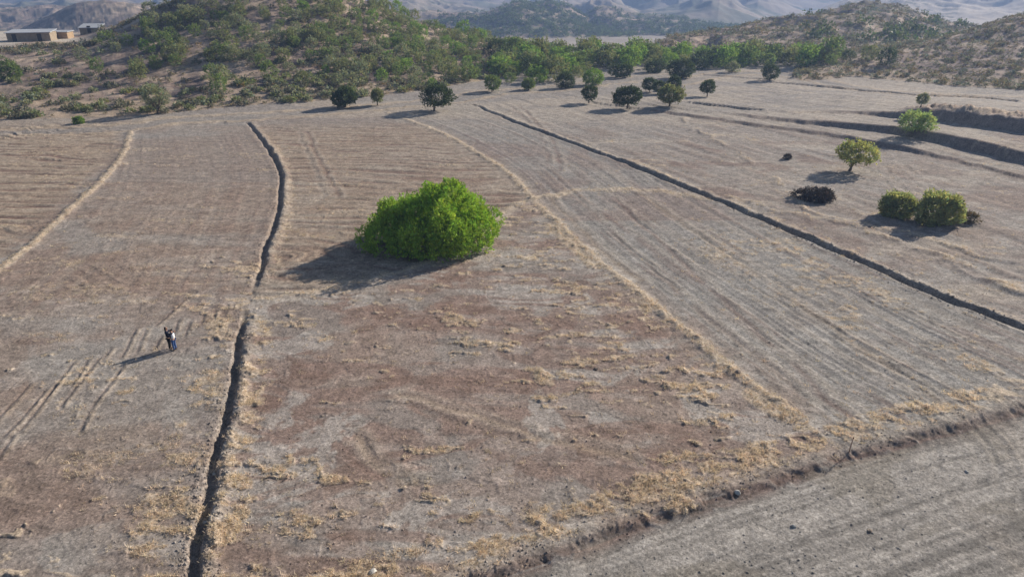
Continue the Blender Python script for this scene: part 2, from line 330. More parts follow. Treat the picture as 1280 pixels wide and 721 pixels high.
    rb = (X > 40) & (Y > 60) & (Y < 100) & f_right
    c = mix(c, BROWN, rb * sstep(.5, .65, fbm(X / 3, Y / 3, 44, 4)) * .4)
    # road at the lower right, 0.25 m below the field
    rd = -dRo; rd = np.where(np.abs(rd) > 1e8, -99, rd)
    nn = fbm(X / .9, Y / .9, 19, 3)
    on = sstep(.05, .75, rd + (nn - .5) * .9)
    c = mix(c, ROADC, on); st = st * (1 - on)
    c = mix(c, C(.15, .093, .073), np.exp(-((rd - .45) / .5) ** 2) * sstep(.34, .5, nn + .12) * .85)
    lip = np.exp(-((rd + .35) / .5) ** 2); dz += lip * (.3 + .5 * fin) * .12
    dz -= on * .21
    c = mix(c, PALE * .9, np.exp(-((rd + .25) / .55) ** 2) * .5)
    st = np.maximum(st, (rd < .3) * np.exp(-((rd + 1.5) / 1.1) ** 2) * sstep(.40, .54, nn * .3 + mid * .2 + sq * .5) * .95)
    tr = vn(rd * 1.7, aRo / 22, 3) * .6 + vn(rd * 4.6, aRo / 9, 5) * .4
    c = mix(c, ROADC * 1.35, on * sstep(.54, .62, tr) * .85); c = mix(c, ROADC * .62, on * sstep(.54, .64, 1 - tr) * .6)
    c = mix(c, C(.22, .19, .15), on * sstep(.54, .62, fbm(rd / 2.2, aRo / 7, 70, 4)) * .5)
    c = mix(c, C(.29, .24, .19), on * sstep(.5, .7, big) * .3)
    dz += on * (tr - .5) * .07
    # roughness of the soil
    clod = sstep(.56, .8, fin) * (1 - .5 * on); dz += clod * .03 + (tiny - .5) * .015 + (mid - .5) * .04
    t2 = vn(X * 2.9 + Y * .8, Y * 3.4 - X * .7, 11); t3 = vn(X * 1.1 - Y * .3, Y * 2.2 + X * .3, 4)
    c = c * (1 + (.14 * (tiny - .5) + .22 * (t2 - .5) + .26 * (t3 - .5)) * (1 - .35 * on))[..., None]
    stn = np.clip(st * (.55 + .9 * fin), 0, 1)
    c = mix(c, STRAW * 1.0, sstep(.25, .6, stn) * .6)
    dz += stn * (.03 + .12 * fin * sstep(.45, .7, vn(X * 2.3, Y * 2.3, 9)))
    # dirty patches on ground around far bush zone
    dz = dz * (1 - sstep(150, 230, Y) * .6)
    zz = z[nr]; z[nr] = zz + dz; col[nr] = c; straw[nr] = st
    reg[nr] = np.where(on > .5, 1, 0)
    # flood plain beyond the trees
    pl = (y >= 235) & (lay == 0)
    if pl.any():
        X = x[pl]; Y = y[pl]; col[pl] = mix(np.broadcast_to(PALE, X.shape + (3,)), C(.27, .22, .17), sstep(.4, .65, fbm(X / 40, Y / 18, 36, 4)) * .7)
    # hills
    hl = lay > 0
    if hl.any():
        X = x[hl]; Y = y[hl]; L = lay[hl]; Z = z[hl]
        a = fbm(X / 18, Y / 18, 20, 5); b2 = fbm(X / 3.2, Y / 3.2, 22, 4); r = ridged(X / 14, Y / 26, 24, 3)
        hc = mix(np.broadcast_to(C(.40, .30, .22), X.shape + (3,)), C(.27, .195, .155), sstep(.4, .62, a))
        hc = mix(hc, C(.50, .39, .28), sstep(.55, .75, b2) * .6)
        hc = mix(hc, C(.10, .09, .075), sstep(.52, .7, 1 - b2) * .55)
        hc = mix(hc, C(.13, .10, .095), sstep(.66, .8, r) * .5)
        far_ = np.isin(L, [5, 6]); midh = (L == 3)
        green = sstep(.45, .6, fbm(X / 55, Y / 55, 27, 4)) * sstep(.35, .6, vn(X / 5, Y / 5, 3) * .6 + vn(X / 11, Y / 11, 8) * .4)
        hc = mix(hc, C(.085, .11, .045), green * (far_ * .75 + midh * .35))
        dk = sstep(.5, .62, vn(X / 4.5, Y / 4.5, 9)) ; hc = mix(hc, C(.08, .08, .06), dk * (far_ | (L == 4)) * .5)
        isE = (L == 7); hc = mix(hc, C(.48, .40, .31), isE * .85)
        sp2 = sstep(.5, .66, vn(X / 9, Y / 9, 2) * .6 + vn(X / 4, Y / 4, 6) * .4)
        hc = mix(hc, C(.12, .11, .07), isE * sp2 * sstep(.4, .6, fbm(X / 90, Y / 90, 8, 3)) * .8)
        isM = L >= 8; hc = mix(hc, mix(np.broadcast_to(C(.30, .245, .185), hc.shape), C(.12, .125, .085), sstep(.4, .65, fbm(X / 60, Y / 60, 12, 4))), isM * .9)
        sf = sstep(.42, .55, hz[hl] / 2.5); hc = mix(np.broadcast_to(TAN, hc.shape), hc, np.clip(.3 + .7 * sf, 0, 1))
        # pale farm track on the left shoulder
        col[hl] = hc
        amp = np.where(L <= 3, .5, np.where(L <= 7, 1.2, 0)); z[hl] = Z + (b2 - .5) * amp
        scrub[hl] = 1
    # the farmyard: a levelled pale platform on the left shoulder
    bq = x / y; pf = sstep(193, 207, y) * (1 - sstep(250, 290, y)) * sstep(-1.2, -.95, bq) * (1 - sstep(-.615, -.56, bq))
    z = z * (1 - pf) + 6.7 * pf; kk = pf * sstep(.4, .5, fbm(x / 9, y / 9, 50, 3) + .12); col = mix(col, C(.50, .44, .36), kk * .85); scrub = scrub * (pf < .15)
    return z, col, straw, scrub, reg, lay

# ------------------------------------------------------------------ materials
def nodemat(name):
    m = bpy.data.materials.new(name); m.use_nodes = True
    nt = m.node_tree; return m, nt, nt.nodes, nt.links, nt.nodes['Principled BSDF']
def mat_ground():
    m, nt, N, Lk, P = nodemat('earth')
    at = N.new('ShaderNodeAttribute'); at.attribute_name = 'albedo'
    tc = N.new('ShaderNodeTexCoord')
    def noise(sc, det, ro, dist=0.0):
        n = N.new('ShaderNodeTexNoise'); n.inputs['Scale'].default_value = sc; n.inputs['Detail'].default_value = det; n.inputs['Roughness'].default_value = ro
        n.inputs['Distortion'].default_value = dist; Lk.new(tc.outputs['Object'], n.inputs['Vector']); return n.outputs[0]
    def ramp(src, a, b, lo, hi):
        r = N.new('ShaderNodeMapRange'); r.inputs[1].default_value = a; r.inputs[2].default_value = b; r.inputs[3].default_value = lo; r.inputs[4].default_value = hi
        Lk.new(src, r.inputs[0]); return r.outputs[0]
    def mul(a, b):
        k = N.new('ShaderNodeMath'); k.operation = 'MULTIPLY'; Lk.new(a, k.inputs[0]); Lk.new(b, k.inputs[1]); return k.outputs[0]
    a = noise(5.5, 10, .88, .3); b = noise(1.1, 6, .7, .6); c = noise(6.5, 5, .85); d = noise(4.7, 5, .85, .5)
    f = mul(mul(ramp(a, .40, .60, .62, 1.38), ramp(b, .36, .64, .80, 1.20)), mul(ramp(c, .53, .60, 1.0, 1.55), ramp(d, .54, .61, 1.0, .5)))
    vm = N.new('ShaderNodeVectorMath'); vm.operation = 'SCALE'; Lk.new(at.outputs['Color'], vm.inputs[0]); Lk.new(f, vm.inputs['Scale'])
    Lk.new(vm.outputs[0], P.inputs['Base Color'])
    P.inputs['Roughness'].default_value = .95; P.inputs['Specular IOR Level'].default_value = .1
    bp = N.new('ShaderNodeBump'); bp.inputs['Strength'].default_value = .6; bp.inputs['Distance'].default_value = .05
    Lk.new(a, bp.inputs['Height']); Lk.new(bp.outputs[0], P.inputs['Normal'])
    return m
def mat_plain(name, c, rough=.8, var=.25, scale=3.0, attr=None, trans=0.0, ttint=(1.15, 1.15, .75)):
    m, nt, N, Lk, P = nodemat(name)
    tc = N.new('ShaderNodeTexCoord'); n = N.new('ShaderNodeTexNoise'); n.inputs['Scale'].default_value = scale; n.inputs['Detail'].default_value = 4
    Lk.new(tc.outputs['Object'], n.inputs['Vector'])
    r = N.new('ShaderNodeMapRange'); r.inputs[1].default_value = .3; r.inputs[2].default_value = .7; r.inputs[3].default_value = 1 - var; r.inputs[4].default_value = 1 + var
    Lk.new(n.outputs[0], r.inputs[0])
    vm = N.new('ShaderNodeVectorMath'); vm.operation = 'SCALE'; vm.inputs[0].default_value = c[:3]; Lk.new(r.outputs[0], vm.inputs['Scale'])
    out = vm.outputs[0]
    if attr:
        a = N.new('ShaderNodeAttribute'); a.attribute_name = attr
        v2 = N.new('ShaderNodeVectorMath'); v2.operation = 'MULTIPLY'; Lk.new(out, v2.inputs[0]); Lk.new(a.outputs['Color'], v2.inputs[1]); out = v2.outputs[0]
    Lk.new(out, P.inputs['Base Color']); P.inputs['Roughness'].default_value = rough; P.inputs['Specular IOR Level'].default_value = .15
    if trans:
        tr = N.new('ShaderNodeBsdfTranslucent'); mx = N.new('ShaderNodeMixShader'); mx.inputs[0].default_value = trans
        v3 = N.new('ShaderNodeVectorMath'); v3.operation = 'MULTIPLY'; v3.inputs[1].default_value = ttint; Lk.new(out, v3.inputs[0]); Lk.new(v3.outputs[0], tr.inputs['Color'])
        o = nt.nodes['Material Output']; Lk.new(P.outputs[0], mx.inputs[1]); Lk.new(tr.outputs[0], mx.inputs[2]); Lk.new(mx.outputs[0], o.inputs['Surface'])
    return m
M_EARTH = mat_ground()
M_BARK = mat_plain('bark', (.13, .10, .075), .9, .35, 6)
LEAF = {}
def leafmat(key, c, trans=.3):
    if key not in LEAF: LEAF[key] = mat_plain('foliage_' + key, c, .6, .18, .7, 'tint', trans)
    return LEAF[key]
leafmat('vivid', (.32, .47, .06), .28); leafmat('dark', (.08, .11, .042), .25); leafmat('mid', (.18, .235, .085), .4)
leafmat('olive', (.225, .24, .115), .4); leafmat('grey', (.27, .285, .185), .4); leafmat('lime', (.34, .42, .17), .4)
leafmat('yellow', (.36, .37, .15), .4); leafmat('dead', (.10, .08, .07), .1); leafmat('tan', (.24, .19, .12), .2); leafmat('green', (.20, .30, .07), .45)
leafmat('scrub', (.22, .205, .145), .3)

# ------------------------------------------------------------------ object helpers
def link(name, me, mat=None, parent=None):
    o = bpy.data.objects.new(name, me); COL.objects.link(o)
    if mat is not None:
        for m in (mat if isinstance(mat, (list, tuple)) else [mat]): me.materials.append(m)
    if parent: o.parent = parent
    return o
def tag(o, label, cat, group=None, kind=None):
    if label: o['label'] = label
    if cat: o['category'] = cat
    if group: o['group'] = group
    if kind: o['kind'] = kind
    return o
def mesh_np(name, V, Fc, smooth=False):
    """V (n,3), Fc (m,k)"""
    me = bpy.data.meshes.new(name); V = np.asarray(V, np.float32); Fc = np.asarray(Fc, np.int32); k = Fc.shape[1]
    me.vertices.add(len(V)); me.vertices.foreach_set('co', V.ravel())
    me.loops.add(Fc.size); me.loops.foreach_set('vertex_index', Fc.ravel())
    me.polygons.add(len(Fc)); me.polygons.foreach_set('loop_start', np.arange(len(Fc), dtype=np.int32) * k)
    me.polygons.foreach_set('use_smooth', np.full(len(Fc), smooth))
    me.update(calc_edges=True); return me
def set_col(me, name, cols):
    a = me.color_attributes.new(name, 'FLOAT_COLOR', 'POINT')
    c = np.ones((len(me.vertices), 4), np.float32); c[:, :3] = cols; a.data.foreach_set('color', c.ravel())

# ------------------------------------------------------------------ the land
r = 17.0; rows = [r]
while r < 4200:
    st_ = min(max(r * r / (24 * 700), .045), .0042 * r) if r < 450 else .006 * r
    r += st_; rows.append(r)
rows = np.array(rows)
bmax = .86 + .3 * np.exp(-(rows - 17) / 25)
B_, R_ = np.meshgrid(np.linspace(-1, 1, 1420), rows); B_ = B_ * bmax[:, None]
gx = B_ * R_; gyy = R_ * 1.0
gz, gc, _, _, greg, glay = surf(gx, gyy)
nR, nC = gx.shape
idx = np.arange(nR * nC).reshape(nR, nC)
quads = np.stack([idx[:-1, :-1], idx[:-1, 1:], idx[1:, 1:], idx[1:, :-1]], -1).reshape(-1, 4)
fr = greg.ravel()[quads[:, 0]]
VV = np.stack([gx.ravel(), gyy.ravel(), gz.ravel()], -1); CC = gc.reshape(-1, 3)
import time; T0 = time.time(); print('land verts', len(VV), nR, nC)
for rid, nm in ((0, 'ground'), (1, 'dirt_road'), (2, 'hills'), (3, 'mountains')):
    q = quads[fr == rid]; u, inv = np.unique(q, return_inverse=True)
    me = mesh_np(nm, VV[u], inv.reshape(-1, 4), True); set_col(me, 'albedo', CC[u]); tag(link(nm, me, M_EARTH), None, None, None, 'structure')
# apron: the same land round and behind the viewpoint, coarse
xs = np.linspace(-4300, 4300, 90); ys = np.linspace(-4300, 17.4, 60)
AX, AY = np.meshgrid(xs, ys); ai = np.arange(AX.size).reshape(AX.shape)
aq = np.stack([ai[:-1, :-1], ai[:-1, 1:], ai[1:, 1:], ai[1:, :-1]], -1).reshape(-1, 4)
me = mesh_np('ground', np.stack([AX.ravel(), AY.ravel(), np.full(AX.size, -.45)], -1), aq, True); set_col(me, 'albedo', np.tile(SOIL, (AX.size, 1)))
tag(link('ground', me, M_EARTH), None, None, None, 'structure')
for sgn in (-1, 1):      # the country to either side, coarser
    kb = np.concatenate([np.linspace(1, 1.6, 14), np.linspace(1.8, 7, 14)]); KB, RB = np.meshgrid(kb, rows[::1]); KX = sgn * KB * bmax[:, None] * RB
    kz, kc, _, _, kr, _ = surf(KX, RB); ki = np.arange(KX.size).reshape(KX.shape)
    kq = np.stack([ki[:-1, :-1], ki[:-1, 1:], ki[1:, 1:], ki[1:, :-1]], -1).reshape(-1, 4)
    if sgn < 0: kq = kq[:, ::-1]
    f2 = kr.ravel()[kq[:, 0]]; kv = np.stack([KX.ravel(), RB.ravel(), kz.ravel()], -1); kcc = kc.reshape(-1, 3)
    for rid, nm in ((0, 'ground'), (1, 'dirt_road'), (2, 'hills'), (3, 'mountains')):
        q = kq[f2 == rid]
        if not len(q): continue
        u, inv = np.unique(q, return_inverse=True); me = mesh_np(nm, kv[u], inv.reshape(-1, 4), True); set_col(me, 'albedo', kcc[u]); tag(link(nm, me, M_EARTH), None, None, None, 'structure')
def land(x, y):
    x = np.atleast_1d(np.asarray(x, float)); y = np.atleast_1d(np.asarray(y, float))
    return surf(x, y)
def drop(px, py, lift=0.0):
    """follow the sight line of a surveyed point down to the land"""
    dx, dy, dz = ray(px, py)
    Y = np.concatenate([np.arange(20, 160, .15), np.arange(160, 700, .5)])
    s = Y / dy; z = land(dx * s, Y)[0] + lift; h = HC + dz * s
    k = np.argmax(h <= z); return dx * s[k], Y[k], z[k] - lift

# ------------------------------------------------------------------ foliage
def shoots(cent, outw, size, nleaf, lw, rs, spread=.55, up=.35):
    """clumps of leaves: cent (n,3), outw (n,3) unit. returns V,F,tint"""
    n = len(cent)
    d = outw + np.array([0, 0, up]); d /= np.linalg.norm(d, axis=1, keepdims=True)
    c = np.repeat(cent, nleaf, 0); dd = np.repeat(d, nleaf, 0); sz = np.repeat(size, nleaf)
    t = rs.random(len(c)); jit = rs.normal(size=(len(c), 3)) * spread
    ld = dd + jit; ld /= np.linalg.norm(ld, axis=1, keepdims=True)
    p = c + dd * (t * sz)[:, None] + rs.normal(size=(len(c), 3)) * (sz * .18)[:, None]
    side = np.cross(ld, rs.normal(size=(len(c), 3))); side /= np.linalg.norm(side, axis=1, keepdims=True) + 1e-9
    L = (sz * (.35 + .4 * rs.random(len(c))))[:, None]; W = L * lw
    V = np.stack([p, p + ld * L * .5 + side * W, p + ld * L, p + ld * L * .5 - side * W], 1).reshape(-1, 3)
    Fq = np.arange(len(V)).reshape(-1, 4)
    tb = np.repeat(.6 + .8 * rs.random(n), nleaf) * (.85 + .3 * rs.random(len(c)))
    hue = np.repeat(rs.normal(size=n) * .07, nleaf)
    T = np.stack([tb * (1 + hue * 1.6), tb, tb * (1 - hue)], -1)
    return V, Fq, np.repeat(T, 4, 0)
def lobed_points(lobes, n, rs, fill=.28):
    """points through the outer part of a union of ellipsoid lobes [(c, r3)]"""
    A = np.array([r[0] * r[1] + r[0] * r[2] + r[1] * r[2] for _, r in lobes]); A = A / A.sum()
    which = rs.choice(len(lobes), n, p=A); P = []; D = []
    Cn = np.array([c for c, _ in lobes]); Rn = np.array([r for _, r in lobes])
    v = rs.normal(size=(n, 3)); v /= np.linalg.norm(v, axis=1, keepdims=True)
    rad = 1 - fill * rs.random(n) ** 1.6
    lump = 1 + .16 * np.sin(v[:, 0] * 5 + which) * np.sin(v[:, 1] * 6 + which * 2) + .10 * np.sin(v[:, 2] * 9 + which * 3)
    p = Cn[which] + v * Rn[which] * (rad * lump)[:, None]
    keep = np.ones(n, bool)
    for j in range(len(lobes)):
        q = (((p - Cn[j]) / Rn[j]) ** 2).sum(1); keep &= ~((q < .45) & (which != j))
    keep &= p[:, 2] > .05
    o = v / Rn[which]; o /= np.linalg.norm(o, axis=1, keepdims=True)
    return p[keep], o[keep]
def tube(V, Fl, pts, rad, k=6):
    b = len(V)
    for i, (p, r_) in enumerate(zip(pts, rad)):
        p = Vector(p); q = Vector(pts[min(i + 1, len(pts) - 1)]) - Vector(pts[max(i - 1, 0)]); q.normalize()
        a = q.orthogonal().normalized(); c = q.cross(a)
        for j in range(k):
            t = 2 * math.pi * j / k; V.append(tuple(p + (a * math.cos(t) + c * math.sin(t)) * r_))
    for i in range(len(pts) - 1):
        for j in range(k):
            Fl.append((b + i * k + j, b + i * k + (j + 1) % k, b + (i + 1) * k + (j + 1) % k, b + (i + 1) * k + j))
def crown_mesh(name, lobes, n, leaf, nleaf, lw, seed, spread=.55, up=.35, fill=.3):
    rs = np.random.default_rng(seed); p, o = lobed_points(lobes, n, rs, fill)
    V, Fq, T = shoots(p, o, leaf * (.7 + .6 * rs.random(len(p))), nleaf, lw, rs, spread, up)
    me = mesh_np(name, V, Fq); set_col(me, 'tint', T); return me
def tree_lobes(w, h, trunk, seed, nl=9, flat=.6, lean=0.0):
    rs = random.Random(seed); L = []
    ch = h - trunk
    for i in range(nl):
        a = rs.random() * 6.28; q = rs.random() ** .6 * .62
        cx = math.cos(a) * w / 2 * q + lean; cy = math.sin(a) * w / 2 * q; cz = trunk + ch * (.36 + .34 * (1 - q / .62) + .12 * (rs.random() - .5))
        rr = w / 2 * rs.choice((.26, .34, .42, .52)); L.append(((cx * 1.12, cy, cz + ch * rs.uniform(-.08, .1)), (rr, rr, min(rr * flat * 1.3, ch * .40))))
    L.append(((lean, 0, trunk + ch * .44), (w * .36, w * .36, ch * .42)))
    return L
def trunk_mesh(name, w, h, trunk, seed, stems=1, lean=0.0, thick=.12):
    rs = random.Random(seed); V = []; Fl = []
    for s in range(stems):
        a = rs.random() * 6.28; sp = (0 if stems == 1 else .18 * w * rs.random())
        top = Vector((math.cos(a) * sp + lean * .8, math.sin(a) * sp, trunk))
        pts = [(math.cos(a) * sp * .2, math.sin(a) * sp * .2, -.2), (top.x * .35 + rs.uniform(-.06, .06) * w * .3, top.y * .4, trunk * .45), tuple(top)]
        tube(V, Fl, pts, [thick * 1.5, thick, thick * .85], 7)
        for b in range(5):
            t = rs.random() * 6.28; e = w * (.2 + .2 * rs.random())
            m = (top.x + math.cos(t) * e * .5, top.y + math.sin(t) * e * .5, trunk + (h - trunk) * .25)
            en = (top.x + math.cos(t) * e, top.y + math.sin(t) * e, trunk + (h - trunk) * (.45 + .25 * rs.random()))
            tube(V, Fl, [tuple(top), m, en], [thick * .6, thick * .4, thick * .12], 5)
    return mesh_np(name, np.array(V), np.array(Fl), True)
def empty(name, loc, rz=0):
    o = bpy.data.objects.new(name, None); COL.objects.link(o); o.location = loc; o.rotation_euler = (0, 0, rz); o.empty_display_size = .5; return o

# ---- the big bush
bx0, by0, bz0 = -7.8, 62.8, 0.0
bz0 = float(land(bx0, by0)[0][0]) 
hero = tag(empty('large_bush', (bx0, by0, bz0)), 'huge bright green bush alone in the middle of the bare field', 'bush')
def mk_hero():
    rs = random.Random(5); L = []
    prof = [(-6.5, 2.3), (-5.2, 3.5), (-3.7, 4.5), (-2., 5.1), (-.4, 5.6), (1.0, 6.1), (2.3, 6.4), (3.5, 6.0), (4.8, 4.9), (6.1, 3.4)]
    for i, (x, h) in enumerate(prof):
        for j in range(5):
            q = (j - 2) / 2.0; dep = 4.9 * math.sqrt(max(0, 1 - (x / 7.4) ** 2))
            y = q * dep * .8 + rs.uniform(-.5, .5); hh = h * (1 - .42 * q * q) * rs.uniform(.86, 1.05)
            rr = rs.uniform(1.0, 1.6); L.append(((x + rs.uniform(-.5, .5), y, max(hh - rr * .8, .75)), (rr, rr, rr * rs.uniform(.8, 1.1))))
            if hh > 3: L.append(((x + rs.uniform(-.4, .4), y * 1.12, hh * .42), (1.3, 1.3, 1.2)))
    # the small dome rising out of the top
    L.append(((2.6, .2, 5.3), (1.5, 1.4, 1.2)))
    return L
HL = mk_hero()
for i in range(170):
    c_, r_ = random.choice(HL[:-1]); v_ = Vector((random.gauss(0, 1), random.gauss(0, 1), abs(random.gauss(0, 1)))).normalized(); q_ = random.uniform(.45, .95)
    HL.append(((c_[0] + v_.x * r_[0] * .95, c_[1] + v_.y * r_[1] * .95, max(c_[2] + v_.z * r_[2] * .9, .6)), (q_, q_, q_ * 1.1)))
hero.scale = (.80, .82, .95)
cr = link('crown', crown_mesh('crown', HL, 27000, .36, 9, .27, 11, .5, .6, .2), LEAF['vivid'], hero)
V = []; Fl = []; rs_ = random.Random(3)
for i in range(16):
    a = rs_.random() * 6.28; r1 = rs_.random() * 1.2; r2 = rs_.uniform(2, 5.5)
    ex = math.cos(a) * r2 * 1.2; ey = math.sin(a) * r2 * .8; ez = max(1.2, 5.2 - r2 * .6) * rs_.uniform(.6, .95)
    tube(V, Fl, [(math.cos(a) * r1, math.sin(a) * r1, -.1), (ex * .5, ey * .5, ez * .55), (ex, ey, ez)], [.16, .1, .03], 6)
link('trunk', mesh_np('trunk', np.array(V), np.array(Fl), True), M_BARK, hero)

# ---- trees standing in the fields: foot point, width and height in photo pixels, look
FT = [
 (543, 139, 42, 29, 'dark', 1, 0.25, 'dark round tree alone at the hill foot, long shadow across the lane', 'tree'),
 (432, 134, 34, 21, 'dark', 3, 0.2, 'dark low tree with several stems at the foot of the green hill', 'tree'),
 (472, 132, 17, 20, 'olive', 1, 0.2, 'small olive tree right of the dark several-stemmed tree', 'tree'),
 (615, 115, 22, 20, 'mid', 1, 0.15, 'round green tree at the corner of the lane below the hill', 'tree'),
 (661, 113, 17, 14, 'mid', 1, 0.15, 'small round green tree on pale ground left of the dark twin trees', 'tree'),
 (707, 111, 24, 17, 'dark', 2, 0.1, 'dark spreading tree beside the bright round one by the lane', 'tree'),
 (741, 107, 26, 21, 'green', 1, 0.08, 'bright green round tree standing next to the lane edge', 'tree'),
 (736, 129, 22, 20, 'dark', 1, 0.3, 'leftmost dark tree of the three alone on the open field', 'tree'),
 (784, 136, 31, 25, 'dark', 1, 0.25, 'dark round-crowned tree in the middle of the open field', 'tree'),
 (837, 133, 33, 22, 'olive', 2, 0.25, 'broad grey-olive tree right of the dark round-crowned tree', 'tree'),
 (812, 115, 18, 17, 'dark', 1, 0.2, 'left tree of the tight dark clump of three', 'tree'),
 (824, 118, 20, 15, 'dark', 1, 0.2, 'front tree of the tight dark clump of three', 'tree'),
 (842, 112, 19, 15, 'dark', 1, 0.15, 'right tree of the tight dark clump of three', 'tree'),
 (884, 121, 19, 18, 'dark', 1, 0.3, 'small dark tree on a thin trunk right of the dark clump', 'tree'),
 (850, 98, 31, 24, 'dark', 2, 0.06, 'big dark tree at the end of the tree belt by the lane', 'tree'),
 (819, 91, 28, 13, 'dark', 2, 0.05, 'wide low dark tree just left of the big dark one', 'tree'),
 (776, 97, 28, 16, 'dark', 2, 0.05, 'wide dark tree in front of the valley tree belt', 'tree'),
 (962, 101, 23, 18, 'dark', 1, 0.12, 'dark tree alone at the left tip of the right hill', 'tree'),
 (915, 91, 17, 12, 'grey', 1, 0.1, 'small grey-leaved tree at the far field edge', 'tree'),
 (1141, 167, 43, 23, 'lime', 3, 0.22, 'pale lime green tree on the terrace between two earth banks', 'tree'),
 (1062, 214, 54, 34, 'yellow', 2, 0.3, 'yellow-green umbrella-shaped tree with leaning stem on the bare slope', 'tree'),
 (1151, 134, 13, 17, 'grey', 1, 0.2, 'small dark leaning tree on the rubble rim above the bank', 'tree'),
 (197, 142, 32, 36, 'grey', 4, 0.1, 'tall wispy grey-green tree at the foot of the left hillside', 'tree'),
]
for i, (px, py, w, h, look, stems, tr, lab, cat) in enumerate(FT):
    X, Y, Z = drop(px, py); dist = math.hypot(Y, HC) ; s = dist / F
    w_ = w * s; h_ = h * s / .96 * .95
    tr_ = h_ * tr; lean = 0.0
    if look == 'yellow': lean = .5
    e = tag(empty('field_tree', (X, Y, Z), 0), lab, cat, 'single trees standing in and beside the fields')
    nshoot = 900 if w > 28 else 520
    wisp = look in ('grey', 'yellow', 'lime')
    lf = .34 if not wisp else .30
    lb = tree_lobes(w_, h_, tr_, i + 3, 11, .75, lean)
    if look == 'yellow': lb = tree_lobes(w_, h_, h_ * .35, i, 12, .5, lean)
    link('crown', crown_mesh('crown', lb, int(nshoot * (3.2 if not wisp else 2.2)), lf * (w_ / 4) ** .4, 7, .32, 50 + i, .6, .3, .45), LEAF[look], e)
    link('trunk', trunk_mesh('trunk', w_, h_, max(tr_, .35), i + 9, stems, lean, .05 + .018 * w_), M_BARK, e)

# ---- bushes on the right slope
def low_bush(px, py, w, h, look, lab, seed, leaf=.3, dens=1.0, name='bush', up=.5, grp=None, deep=.8):
    X, Y, Z = drop(px, py); s = math.hypot(Y, HC) / F; w_ = w * s; h_ = h * s * .93
    rs = random.Random(seed); L = []
    for i in range(9):
        a = rs.random() * 6.28; q = rs.random() ** .5 * .55
        rr = w_ * .5 * rs.uniform(.34, .5); zz = min(rr * 1.1, h_ * .5)
        L.append(((math.cos(a) * w_ / 2 * q, math.sin(a) * w_ / 2 * q * deep, h_ * (.5 - .25 * q)), (rr, rr * deep, max(zz, .2))))
    L.append(((0, 0, h_ * .45), (w_ * .34, w_ * .3, h_ * .52)))
    e = tag(empty(name, (X, Y + w_ * .25, Z)), lab, 'bush', grp)
    link('foliage', crown_mesh('foliage', L, int(1900 * dens), leaf, 7, .28, seed, .5, up, .35), LEAF[look], e)
    V = []; Fl = []
    for i in range(6):
        a = rs.random() * 6.28; r2 = w_ * .28
        tube(V, Fl, [(0, 0, -.1), (math.cos(a) * r2 * .5, math.sin(a) * r2 * .5, h_ * .3), (math.cos(a) * r2, math.sin(a) * r2, h_ * .6)], [.05, .035, .012], 5)
    link('stem', mesh_np('stem', np.array(V), np.array(Fl), True), M_BARK, e)
    return e
leafmat('khaki', (.36, .38, .17), .4)
low_bush(1124, 274, 48, 31, 'khaki', 'left one of the two big olive bushes on the right slope', 21, .34, 2.0)
low_bush(1176, 283, 60, 41, 'khaki', 'right and larger of the two big olive bushes on the slope', 22, .36, 2.6)
low_bush(1213, 279, 24, 10, 'tan', 'low dry brown bush at the right foot of the big olive bush', 23, .25, .6, up=.1)
low_bush(1024, 254, 56, 12, 'dead', 'low dark leafless bush mound below the yellow-green tree', 24, .3, 1.6, up=.0, deep=.6)
low_bush(985, 200, 9, 6, 'dead', 'tiny dark shrub left of the yellow-green tree', 25, .2, .3)
low_bush(98, 155, 11, 7, 'green', 'small bright green bush on the lane edge below the left hillside', 26, .3, .5)
low_bush(9, 101, 28, 24, 'mid', 'round green bush at the left edge of the photo on the hillside', 28, .5, .8)

# ---- bushes on the hillsides, belt trees in the valley: shared meshes, one object each
def variant(name, w, h, look, seed, n, leaf, tall=False):
    rs = random.Random(seed); L = []
    for i in range(7):
        a = rs.random() * 6.28; q = rs.random() ** .5 * .6; rr = w * .5 * rs.uniform(.35, .55)
        L.append(((math.cos(a) * w / 2 * q, math.sin(a) * w / 2 * q, h * rs.uniform(.4, .66)), (rr, rr, h * rs.uniform(.26, .36))))
    L.append(((0, 0, h * .42), (w * .36, w * .36, h * .42)))
    me = crown_mesh(name, L, n, leaf, 6, .34, seed, .5, .6, .5); me.materials.append(LEAF[look]); return me
BUSHV = {k: [variant('hillside_bush', 4.2, 3.9, k, 100 + 7 * i + j, 480, .46) for j in range(3)] for i, k in enumerate(('mid', 'olive', 'grey', 'green'))}
COLW = {'mid': 'mid green', 'olive': 'olive green', 'grey': 'grey-green', 'green': 'fresh green'}
placed = []
def put(name, me, x, y, z, s, lab, cat, grp, sz=1.0):
    o = bpy.data.objects.new(name, me); COL.objects.link(o); o.location = (x, y, z - .1); o.rotation_euler = (0, 0, rng.random() * 6.28); o.scale = (s, s, s * sz)
    tag(o, lab, cat, grp); return o
def green_density(px, py):
    """how green the photo's left hill is at a surveyed point"""
    g = [(250, 50, 70, 40, .8), (350, 30, 120, 45, 1.4), (480, 50, 90, 40, 1.7), (560, 70, 80, 28, 1.7), (400, 95, 60, 20, .9), (620, 78, 60, 22, 1.8), (520, 95, 40, 18, 1.2), (190, 45, 30, 18, .9), (110, 75, 60, 14, .15), (330, 75, 40, 20, .6), (440, 10, 60, 20, 1.0)]
    return sum(a * math.exp(-((px - x) / sx) ** 2 - ((py - y) / sy) ** 2) for x, y, sx, sy, a in g)
